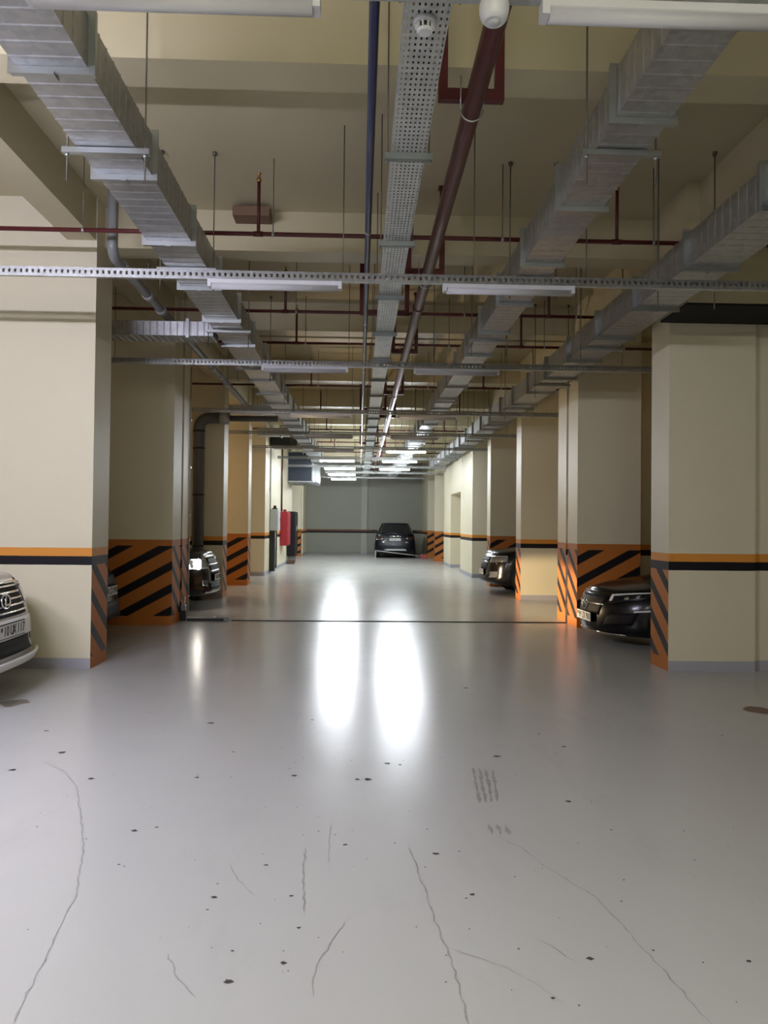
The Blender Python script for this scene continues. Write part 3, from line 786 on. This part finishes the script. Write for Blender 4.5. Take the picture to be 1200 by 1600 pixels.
        cx = (xr0+xr1)/2
        for sc, dz in ((1.012, -0.03), (1.005, 0.012), (0.93, 0.04), (0.75, 0.056), (0.4, 0.062), (0.0, 0.064)):
            for (x, y, z) in top: r.v.append((cx+(x-cx)*sc, y*sc, z+dz))
        for i in range(5):
            for k in range(N_): r.face([i*N_+k, i*N_+(k+1) % N_, (i+1)*N_+(k+1) % N_, (i+1)*N_+k], True)
        r.build('roof', s.paint, s.t)
        # roof pillars
        for ks in ((5, 6), (26, 27), (10, 12), (19, 21)):
            pm = MB(); a, b_ = ks; k1 = b_+0
            for i in range(lev):
                for k in (a, k1):
                    v0 = Vector(g.v[i*N_+k]); c = Vector((cx, 0, v0.z)); d = (v0-c).normalized()
                    pm.v.append(tuple(v0+d*0.006))
                for k in (k1, a):
                    v0 = Vector(g.v[i*N_+k]); c = Vector((cx, 0, v0.z)); d = (v0-c).normalized()
                    pm.v.append(tuple(v0-d*0.02))
            for i in range(lev-1):
                for q in range(4): pm.face([i*4+q, i*4+(q+1) % 4, (i+1)*4+(q+1) % 4, (i+1)*4+q])
            pm.build('roof_pillar', s.paint, s.t)
        for sg in (-1, 1):
            mm = MB(); mm.bevbox(-0.10, 0.10, -0.11, 0.11, -0.07, 0.07, 0.05)
            o = mm.build('side_mirror', s.paint, s.t, (x0-0.38, sg*(s.w+0.06), s.zs(x0-0.4)+0.13))
            MB().box(-0.03, 0.03, min(-sg*0.2, 0), max(-sg*0.2, 0), -0.08, -0.04).build('mirror_arm', BLKPL, o)
    def wheels(s, r=0.34):
        tm = MB().lathe([(r-0.13, -0.11), (r-0.02, -0.115), (r, -0.09), (r, 0.09), (r-0.02, 0.115), (r-0.13, 0.11)], 32, axis='y').mesh('tyre', RUBBER)
        rmb = MB().lathe([(0.05, -0.117), (0.05, 0.117)], 12, axis='y')
        for q in range(5):
            a = 2*PI*q/5
            for sd_ in (-0.112, 0.112):
                c0 = Vector((math.cos(a), 0, math.sin(a))); pr = Vector((-math.sin(a), 0, math.cos(a)))
                b0 = len(rmb.v)
                for (rr_, hw) in ((0.04, 0.035), (r-0.12, 0.03)):
                    for sg in (-1, 1):
                        for dd in (-0.008, 0.008):
                            v = c0*rr_+pr*hw*sg; rmb.v.append((v.x, sd_+dd, v.z))
                for q_ in ((0, 1, 3, 2), (4, 6, 7, 5), (0, 4, 5, 1), (2, 3, 7, 6), (0, 2, 6, 4), (1, 5, 7, 3)): rmb.face([b0+i for i in q_])
        rmesh = rmb.mesh('rim', RIM)
        am = MB().lathe([(r+0.06, -0.01), (r+0.06, 0.01)], 28, axis='y').mesh('wheel_arch', BLKPL)
        for x in (-0.92, -s.L+0.98):
            for sg in (-1, 1):
                inst(am, 'wheel_arch', s.t, (x, sg*(s.w-0.002), r+0.02))
                wl = inst(tm, 'wheel', s.t, (x, sg*(s.w-0.085), r)); inst(rmesh, 'rim', wl)
    def patch(s, name, quad, mat, off=0.006, nu=10, nv=5, mirror=False, parent=None, rear=False, thick=0.02):
        """a panel laid on the nose: quad of (y,z) corners: bottom-inner, bottom-outer, top-outer, top-inner"""
        outs = []
        for sg in ((1, -1) if mirror else (1,)):
            m = MB(); F = s.xr if rear else s.xf; d = -1 if rear else 1
            def P(u, v, o):
                y = (quad[0][0]*(1-u)+quad[1][0]*u)*(1-v)+(quad[3][0]*(1-u)+quad[2][0]*u)*v
                z = (quad[0][1]*(1-u)+quad[1][1]*u)*(1-v)+(quad[3][1]*(1-u)+quad[2][1]*u)*v
                x = F(y, z); e = 0.004
                gx = Vector((d, -(F(y+e, z)-F(y-e, z))/(2*e)*d, -(F(y, z+e)-F(y, z-e))/(2*e)*d)).normalized()
                q = Vector((x, y, z))+gx*o
                return (q.x, q.y*sg, q.z)
            for o_ in (off, off-thick):
                for i in range(nu+1):
                    for j_ in range(nv+1): m.v.append(P(i/nu, j_/nv, o_))
            K = (nu+1)*(nv+1); ix = lambda i, j_, t_=0: t_*K+i*(nv+1)+j_
            fl = (sg*d < 0)
            def fc(q): m.face(q[::-1] if fl else q, True)
            for i in range(nu):
                for j_ in range(nv): fc([ix(i, j_), ix(i+1, j_), ix(i+1, j_+1), ix(i, j_+1)])
            for i in range(nu):
                m.face([ix(i, 0), ix(i, 0, 1), ix(i+1, 0, 1), ix(i+1, 0)]); m.face([ix(i, nv), ix(i+1, nv), ix(i+1, nv, 1), ix(i, nv, 1)])
            for j_ in range(nv):
                m.face([ix(0, j_), ix(0, j_+1), ix(0, j_+1, 1), ix(0, j_, 1)]); m.face([ix(nu, j_), ix(nu, j_, 1), ix(nu, j_+1, 1), ix(nu, j_+1)])
            outs.append(m.build(name, mat, parent or s.t))
        return outs
    def plate(s, z, text, rear=False, off=0.02):
        x = (s.xr(0, z) - off) if rear else (s.xf(0, z) + off)
        o = thing('plate', None, None); o.parent = s.t; o.location = (x, 0, z); o.rotation_euler = (0, 0, PI if rear else 0)
        bpy.data.objects.remove(o)
        pm = MB().box(-0.008, 0.004, -0.265, 0.265, -0.058, 0.058).build('number_plate', PLATE, s.t, (x, 0, z))
        if rear: pm.rotation_euler = (0, 0, PI)
        y_ = -0.185
        for ch in text:
            if ch == ' ': y_ += 0.03; continue
            me = CHARS.get(ch) or text_mesh(ch, 0.118, INK, 'plate_character'); CHARS[ch] = me
            tx = inst(me, 'plate_character', pm, (0.0055, y_+0.027, -0.002)); tx.rotation_euler = (PI/2, 0, PI/2); tx.scale = (0.85, 1.05, 1)
            y_ += 0.055
        MB().box(0.0041, 0.0055, -0.245, -0.205, 0.005, 0.04).build('flag_mark', simple('flag_ink', (0.03, 0.05, 0.12), 0.5), pm)
        fr_ = MB().box(-0.01, 0.0, -0.275, 0.275, -0.066, 0.066).build('plate_frame', BLKPL, pm)
        return pm

WHITE_CAR = simple('pearl_white_paint', (0.76, 0.75, 0.73), 0.35, 0, 0.25, 0.03)
BLACK_CAR = simple('black_paint', (0.003, 0.003, 0.0035), 0.22, 0, 0.12, 0.03, spec=0.35)
BLUE_CAR = simple('dark_blue_paint', (0.004, 0.005, 0.011), 0.3, 0, 0.1, 0.03, spec=0.3)
GREY_CAR = simple('dark_grey_paint', (0.006, 0.006, 0.0065), 0.22, 0.0, 0.15, 0.03, spec=0.35)
SUV_FRONT = [(0.24, -0.16), (0.30, 0.02), (0.36, 0.045), (0.42, 0.01), (0.52, 0.0), (0.66, -0.005), (0.78, -0.03), (0.92, -0.08), (1.02, -0.13), (1.10, -0.22), (1.16, -0.36)]
SUV_SH = [(0.1, 1.04), (-0.2, 1.05), (-0.6, 1.10), (-1.2, 1.15), (-1.7, 1.18), (-4.4, 1.22), (-5.2, 1.22)]

# white SUV, nose just inside the frame
c = Car('white_suv', 'white SUV with chrome slatted grille parked before the banded pillar', (-3.13, 6.98, 0), math.radians(1.5), WHITE_CAR, 4.95, 1.95, 0.26, 0.50, 2.7, 0.35, SUV_FRONT, None, SUV_SH, (-1.35, -4.75, -2.1, -4.3, 1.86))
c.patch('grille', [(-0.50, 0.71), (0.50, 0.71), (0.43, 1.0), (-0.43, 1.0)], BLKPL, 0.004, 16, 6)
for i in range(5):
    z = 0.742+i*0.056; hw = 0.49-0.017*i
    c.patch('grille_bar', [(-hw, z), (hw, z), (hw-0.006, z+0.015), (-hw+0.006, z+0.015)], CHROME, 0.014, 14, 2)
c.patch('grille_trim', [(-0.47, 0.995), (0.47, 0.995), (0.46, 1.03), (-0.46, 1.03)], CHROME, 0.02, 14, 2)
c.patch('headlamp', [(0.52, 0.80), (0.88, 0.84), (0.86, 0.98), (0.47, 0.97)], LAMPG, 0.006, 10, 4, True)
c.patch('bumper_bar', [(-0.56, 0.52), (0.56, 0.52), (0.54, 0.69), (-0.54, 0.69)], WHITE_CAR, 0.028, 14, 4)
c.patch('lower_intake', [(-0.52, 0.375), (0.52, 0.375), (0.50, 0.51), (-0.50, 0.51)], BLKPL, 0.010, 14, 4)
c.patch('skid_lip', [(-0.75, 0.285), (0.75, 0.285), (0.78, 0.355), (-0.78, 0.355)], WHITE_CAR, 0.05, 16, 4)
c.patch('lip_trim', [(-0.70, 0.255), (0.70, 0.255), (0.72, 0.28), (-0.72, 0.28)], CHROME, 0.02, 16, 2)
c.patch('fog_lamp', [(0.62, 0.44), (0.80, 0.46), (0.80, 0.56), (0.62, 0.56)], LAMPG, 0.006, 6, 4, True)
em = MB(); zc_ = 0.855; xe = c.xf(0, zc_)+0.030
for q in range(28):
    pass
em.tube([(xe+0.004-0.10*(0.05*math.sin(2*PI*q/28)), 0.085*math.cos(2*PI*q/28), zc_+0.062*math.sin(2*PI*q/28)) for q in range(29)], 0.009, 6)
em.tube([(xe+0.012, -0.014, zc_+0.056), (xe+0.012, -0.032, zc_-0.030)], 0.012, 6)
em.tube([(xe+0.012, -0.036, zc_-0.030), (xe+0.012, 0.058, zc_-0.030)], 0.012, 6)
eb = MB(); eb.v = [(xe+dx, 0.08*math.cos(2*PI*q/24), zc_+0.058*math.sin(2*PI*q/24)) for dx in (-0.03, 0.0) for q in range(24)]
for q in range(24): eb.face([q, (q+1) % 24, 24+(q+1) % 24, 24+q])
eb.face(list(range(24))[::-1]); eb.face(list(range(24, 48)))
eb.build('emblem_backing', BLKPL, c.t)
em.build('emblem', CHROME, c.t)
c.plate(0.605, '10 UX 117', off=0.042)

# black coupe in the right bay
COUPE_FRONT = [(0.13, -0.10), (0.18, 0.0), (0.25, 0.02), (0.40, 0.02), (0.50, 0.01), (0.60, -0.02), (0.68, -0.07), (0.76, -0.20), (0.80, -0.30)]
COUPE_SH = [(0.1, 0.70), (-0.15, 0.71), (-0.5, 0.79), (-1.0, 0.86), (-1.6, 0.91), (-3.5, 0.96), (-4.8, 0.93)]
c = Car('black_coupe', 'black coupe with star grille nosing out between banded and striped pillars', (3.15, 10.55, 0), PI+math.radians(3), BLACK_CAR, 4.75, 1.86, 0.15, 0.80, 2.05, 0.4, COUPE_FRONT, [(0.2, -0.1), (0.4, 0), (0.8, 0), (1, -.06)], COUPE_SH, (-1.45, -4.3, -2.3, -3.6, 1.40))
c.patch('grille', [(-0.36, 0.40), (0.36, 0.40), (0.44, 0.66), (-0.44, 0.66)], BLKPL, 0.004, 14, 5)
c.patch('grille_blade', [(-0.42, 0.535), (0.42, 0.535), (0.42, 0.555), (-0.42, 0.555)], CHROME, 0.018, 14, 2)
c.patch('headlamp', [(0.50, 0.56), (0.85, 0.66), (0.84, 0.735), (0.47, 0.675)], simple('dark_headlamp_glass', (0.008, 0.008, 0.010), 0.12, 0, 0.3), 0.006, 12, 4, True)
hl = c.patch('daylight_strip', [(0.49, 0.665), (0.84, 0.725), (0.84, 0.738), (0.48, 0.682)], DRL, 0.012, 12, 2, True)
c.patch('daylight_hook', [(0.495, 0.60), (0.53, 0.605), (0.52, 0.67), (0.48, 0.665)], DRL, 0.012, 4, 3, True)
c.patch('lens_element', [(0.66, 0.63), (0.70, 0.635), (0.70, 0.67), (0.66, 0.665)], CHROME, 0.014, 4, 3, True)
c.patch('lens_element', [(0.76, 0.66), (0.785, 0.665), (0.785, 0.69), (0.76, 0.685)], CHROME, 0.014, 4, 3, True)
c.patch('side_intake', [(0.44, 0.27), (0.78, 0.31), (0.82, 0.48), (0.50, 0.42)], BLKPL, 0.005, 10, 4, True)
c.patch('intake_blade', [(0.78, 0.475), (0.905, 0.50), (0.905, 0.52), (0.79, 0.495)], DRL, 0.016, 8, 2, True)
c.patch('front_lip', [(-0.7, 0.165), (0.7, 0.165), (0.7, 0.185), (-0.7, 0.185)], CHROME, 0.012, 16, 2)
xe = c.xf(0, 0.545)+0.03; em = MB()
em.tube([(xe, 0.095*math.cos(2*PI*q/28), 0.545+0.095*math.sin(2*PI*q/28)) for q in range(29)], 0.008, 6)
for a in (PI/2, PI/2+2*PI/3, PI/2-2*PI/3): em.tube([(xe, 0, 0.545), (xe, 0.093*math.cos(a), 0.545+0.093*math.sin(a))], [0.012, 0.004], 6)
em.build('emblem', CHROME, c.t)
c.plate(0.36, '99 ZX 900', off=0.02)

# dark SUV with lit headlight, left bay
HEADON = simple('headlight_lit', (0.9, 0.9, 0.9), 0.2, emit=(1.0, 0.93, 0.82), estr=45.0)
c = Car('dark_suv', 'dark SUV with one lit headlight nosing out past the striped pillars', (-2.70, 14.62, 0), 0.0, GREY_CAR, 4.8, 1.88, 0.25, 0.55, 2.4, 0.35, SUV_FRONT, None, [(a, z_-0.05) for a, z_ in SUV_SH], (-1.3, -4.5, -2.0, -4.1, 1.72))
c.patch('grille', [(-0.36, 0.62), (0.36, 0.62), (0.40, 0.93), (-0.40, 0.93)], BLKPL, 0.004, 12, 5)
DCHROME = simple('dark_chrome', (0.30, 0.30, 0.31), 0.3, 0.9)
c.patch('grille_bar', [(-0.38, 0.66), (0.38, 0.66), (0.38, 0.70), (-0.38, 0.70)], DCHROME, 0.02, 12, 2)
c.patch('grille_bar', [(-0.39, 0.78), (0.39, 0.78), (0.39, 0.82), (-0.39, 0.82)], DCHROME, 0.02, 12, 2)
c.patch('hood_trim', [(-0.5, 0.935), (0.5, 0.935), (0.5, 0.975), (-0.5, 0.975)], CHROME, 0.016, 12, 2)
c.patch('headlamp', [(0.46, 0.74), (0.88, 0.75), (0.87, 0.92), (0.43, 0.92)], LAMPG, 0.006, 10, 4, True)
for sgn in (-1, 1):
    yy = sgn*0.72; xx = c.xf(yy, 0.83)
    MB().lathe([(0.02, 0.0), (0.085, -0.012), (0.1, -0.05)], 20, axis='x').build('headlight_bulb', HEADON if sgn < 0 else LAMPG, c.t, (xx+0.055, yy, 0.83))
c.patch('fog_lamp', [(0.52, 0.42), (0.68, 0.44), (0.68, 0.54), (0.52, 0.53)], LAMPG, 0.008, 6, 4, True)
c.patch('lower_intake', [(-0.48, 0.36), (0.48, 0.36), (0.46, 0.48), (-0.46, 0.48)], BLKPL, 0.008, 12, 3)
c.patch('skid_trim', [(-0.66, 0.30), (0.66, 0.30), (0.66, 0.335), (-0.66, 0.335)], CHROME, 0.02, 14, 2)
c.plate(0.565, '10 AB 200', off=0.03)
for nm_, en, size, bl, dr, sc in (('headlight_beam', HEAD_W, 78, 0.55, (1.0, 0.05, -0.065), (1.0, 0.13, 1.0)), ('headlight_spill', HEAD_SPILL, 104, 1.0, (1.0, 0.0, 0.62), (1, 1, 1))):
    sp = bpy.data.lights.new(nm_, 'SPOT'); sp.energy = en; sp.color = (1.0, 0.74, 0.45); sp.spot_size = math.radians(size); sp.spot_blend = bl; sp.shadow_soft_size = 0.06
    so_ = bpy.data.objects.new(nm_, sp); C.objects.link(so_); so_.parent = c.t
    so_.location = (c.xf(-0.72, 0.83)+0.12, -0.72, 0.84); so_.scale = sc
    so_.rotation_euler = Vector(dr).to_track_quat('-Z', 'Y').to_euler()

# black crossover in the right bay
c = Car('black_crossover', 'black crossover with chrome trim nosing out beyond the cream pillar', (2.93, 18.2, 0), PI, BLACK_CAR, 4.6, 1.84, 0.22, 0.55, 2.4, 0.35, [(z_*0.94, d_) for z_, d_ in SUV_FRONT], None, [(a, z_-0.10) for a, z_ in SUV_SH], (-1.3, -4.3, -2.0, -3.9, 1.66))
c.patch('grille', [(-0.40, 0.56), (0.40, 0.56), (0.48, 0.84), (-0.48, 0.84)], BLKPL, 0.004, 12, 5)
c.patch('grille_bar', [(-0.46, 0.72), (0.46, 0.72), (0.47, 0.75), (-0.47, 0.75)], CHROME, 0.018, 12, 2)
c.patch('hood_trim', [(-0.5, 0.855), (0.5, 0.855), (0.5, 0.89), (-0.5, 0.89)], CHROME, 0.014, 12, 2)
c.patch('headlamp', [(0.50, 0.72), (0.90, 0.76), (0.89, 0.88), (0.50, 0.86)], LAMPG, 0.006, 10, 4, True)
c.patch('headlamp_trim', [(0.50, 0.855), (0.88, 0.875), (0.88, 0.895), (0.50, 0.875)], CHROME, 0.014, 10, 2, True)
c.patch('fog_lamp', [(0.56, 0.38), (0.80, 0.40), (0.82, 0.54), (0.58, 0.52)], LAMPG, 0.006, 6, 4, True)
c.patch('lower_intake', [(-0.5, 0.32), (0.5, 0.32), (0.48, 0.46), (-0.48, 0.46)], BLKPL, 0.008, 12, 3)
c.plate(0.50, '77 CC 077', off=0.025)

# dark car mostly behind the first left pillar
c = Car('dark_sedan', 'dark car mostly hidden behind the banded pillar by the white car', (-3.30, 10.3, 0), 0.0, BLACK_CAR, 4.7, 1.84, 0.20, 0.5, 2.5, 0.35, [(z_*0.94, d_) for z_, d_ in SUV_FRONT], None, [(a, z_-0.12) for a, z_ in SUV_SH], (-1.3, -4.3, -2.0, -3.9, 1.62))
c.patch('grille', [(-0.40, 0.72), (0.40, 0.72), (0.44, 0.86), (-0.44, 0.86)], BLKPL, 0.004, 12, 5)
c.patch('headlamp', [(0.50, 0.72), (0.90, 0.76), (0.89, 0.86), (0.50, 0.84)], LAMPG, 0.006, 10, 4, True)
c.patch('lower_intake', [(-0.5, 0.30), (0.5, 0.30), (0.48, 0.52), (-0.48, 0.52)], BLKPL, 0.008, 12, 3)
c.plate(0.66, '90 DD 090', off=0.03)

# far SUV seen from behind, against the end wall
c = Car('far_suv', 'dark blue SUV parked nose-in against the end wall', (1.83, 40.45, 0), PI/2-math.radians(2), BLUE_CAR, 4.5, 1.90, 0.24, 0.5, 2.5, 0.30, SUV_FRONT, [(0.24, -0.12), (0.32, 0.02), (0.55, 0.03), (0.75, 0.0), (1.0, -0.05), (1.15, -0.12)], [(a, z_-0.08) for a, z_ in SUV_SH], (-1.3, -4.38, -2.0, -4.0, 1.66, 0.88, 0.70))
c.patch('tail_lamp', [(0.52, 0.86), (0.90, 0.86), (0.88, 1.00), (0.55, 1.00)], TAIL, 0.01, 8, 4, True, rear=True)
c.patch('reflector', [(0.48, 0.72), (0.62, 0.72), (0.62, 0.78), (0.48, 0.78)], CHROME, 0.012, 4, 2, True, rear=True)
c.patch('skid_plate', [(-0.55, 0.36), (0.55, 0.36), (0.48, 0.46), (-0.48, 0.46)], STEEL, 0.02, 10, 3, rear=True)
c.patch('tailgate_trim', [(-0.28, 1.0), (0.28, 1.0), (0.28, 1.03), (-0.28, 1.03)], CHROME, 0.02, 8, 2, rear=True)
c.plate(0.885, '99 BM 777', rear=True, off=0.03)

t = thing('parking_barrier', 'low folding barrier bar with red foot behind the far dark SUV', 'barrier', (1.9, 35.7, 0))
MB().tube([(-1.15, 0, 0.36), (1.0, 0, 0.12)], 0.025, 10).build('bar', simple('barrier_grey', (0.35, 0.33, 0.33), 0.4), t)
MB().bevbox(0.95, 1.25, -0.1, 0.1, 0, 0.22, 0.02).build('foot', simple('barrier_red', (0.30, 0.06, 0.05), 0.5), t)
MB().box(-1.18, -1.12, -0.04, 0.04, 0, 0.37).build('post', simple('barrier_grey', (0.35, 0.33, 0.33)), t)

# ------------------------------------------------------------------ marks on the floor
CRACK = simple('crack_dirt', (0.285, 0.28, 0.265), 0.75, var=0.4, scale=40)
SCUFF = simple('scuff', (0.27, 0.265, 0.25), 0.7, var=0.4, scale=30)
DIRT = simple('dirt', (0.05, 0.045, 0.04), 0.85)
def ribbon(px, wd, mat, name, z=0.0012, jit=0.006):
    P = [floor_px(*q) for q in px]; pts = []
    for a, b_ in zip(P, P[1:]):
        n = max(2, int((b_-a).length/0.035))
        for i in range(n): pts.append(a.lerp(b_, i/n))
    pts.append(P[-1]); m = MB(); n = len(pts)
    for i in range(n):
        q = pts[i]; d = (pts[min(n-1, i+1)]-pts[max(0, i-1)]).normalized(); s_ = Vector((-d.y, d.x, 0))
        o = random.uniform(-jit, jit); ww = wd*random.uniform(0.35, 1.25)*(0.35 if i in (0, n-1) else 1)
        for sg in (-1, 1): m.v.append((q.x+s_.x*(o+sg*ww/2), q.y+s_.y*(o+sg*ww/2), z))
    for i in range(n-1): m.face([2*i, 2*i+1, 2*i+3, 2*i+2])
    return m.build(name, mat, floor)
for px, wd in (([(62, 1188), (100, 1205), (120, 1228), (125, 1270), (132, 1320), (118, 1400), (90, 1460), (55, 1530), (20, 1598)], 0.007),
               ([(640, 1325), (660, 1380), (680, 1440), (705, 1500), (722, 1560), (732, 1604)], 0.007),
               ([(775, 1305), (815, 1325), (850, 1352), (930, 1402), (985, 1460), (1040, 1520), (1115, 1606)], 0.006),
               ([(478, 1325), (474, 1370), (477, 1425)], 0.008), ([(517, 1290), (513, 1350)], 0.005), ([(357, 1350), (372, 1375), (400, 1400)], 0.006),
               ([(540, 1440), (500, 1500), (490, 1530), (493, 1560)], 0.005), ([(838, 1467), (860, 1478), (900, 1505)], 0.006), ([(262, 1490), (278, 1530), (305, 1560)], 0.006),
               ([(700, 1480), (790, 1512), (850, 1545), (880, 1570)], 0.004)):
    ribbon(px, wd, CRACK, 'floor_crack')
for k in range(4):
    ribbon([(739+k*10, 1200+k*1), (744+k*10, 1228), (750+k*9, 1255-k)], 0.022, SCUFF, 'tyre_mark', jit=0.003)
for k in range(3):
    ribbon([(763+k*13, 1289), (770+k*13, 1304)], 0.028, SCUFF, 'tyre_mark', jit=0.003)
def blot(x, y, rx, ry, mat, name, n=11):
    q = floor_px(x, y); m = MB()
    m.v = [(q.x+rx*math.cos(2*PI*i/n)*random.uniform(.5, 1.15), q.y+ry*math.sin(2*PI*i/n)*random.uniform(.5, 1.15), 0.0013) for i in range(n)]
    m.face(list(range(n))); return m.build(name, mat, floor)
spots = [(330, 1130), (365, 1175), (142, 1217), (73, 1142), (308, 1215), (210, 1298), (245, 1293), (186, 1351), (335, 1402), (416, 1352), (363, 1486), (443, 1505), (467, 1450), (357, 1534), (558, 1218), (575, 1218), (20, 1203),
         (605, 1193), (625, 1195), (728, 1075), (842, 1147), (882, 1167), (777, 1182), (888, 1252), (1128, 1149), (922, 1498), (1170, 1502), (864, 1560), (955, 1297), (681, 1334), (738, 1398), (97, 1176), (455, 1400), (488, 1125), (540, 1320), (895, 985), (700, 977), (318, 908), (460, 1212)]
for (x, y) in spots:
    sz = 0.012*random.uniform(0.5, 1.3)*(1 if y > 1250 else 1.5)
    blot(x, y, sz*1.4, sz*1.1, DIRT, 'dirt_spot')
blot(1188, 1110, 0.16, 0.14, simple('rust_stain', (0.20, 0.13, 0.09), 0.6), 'rust_stain')
blot(22, 1098, 0.13, 0.16, simple('oil_stain', (0.17, 0.15, 0.12), 0.5), 'oil_stain')
sd = MB()
for i in range(260):
    x = random.gauss(0, 1.6); y = random.uniform(2.2, 9); r_ = random.uniform(0.002, 0.006)
    if not (-2.6 < x < 3.2): continue
    b0 = len(sd.v)
    sd.v += [(x+r_*math.cos(a)*random.uniform(.6, 1.4), y+r_*math.sin(a), 0.0011) for a in (0, 1.2, 2.4, 3.7, 5.0)]
    sd.face([b0+i_ for i_ in range(5)])
o = sd.build('floor_grit', DIRT, floor); o['kind'] = 'stuff'
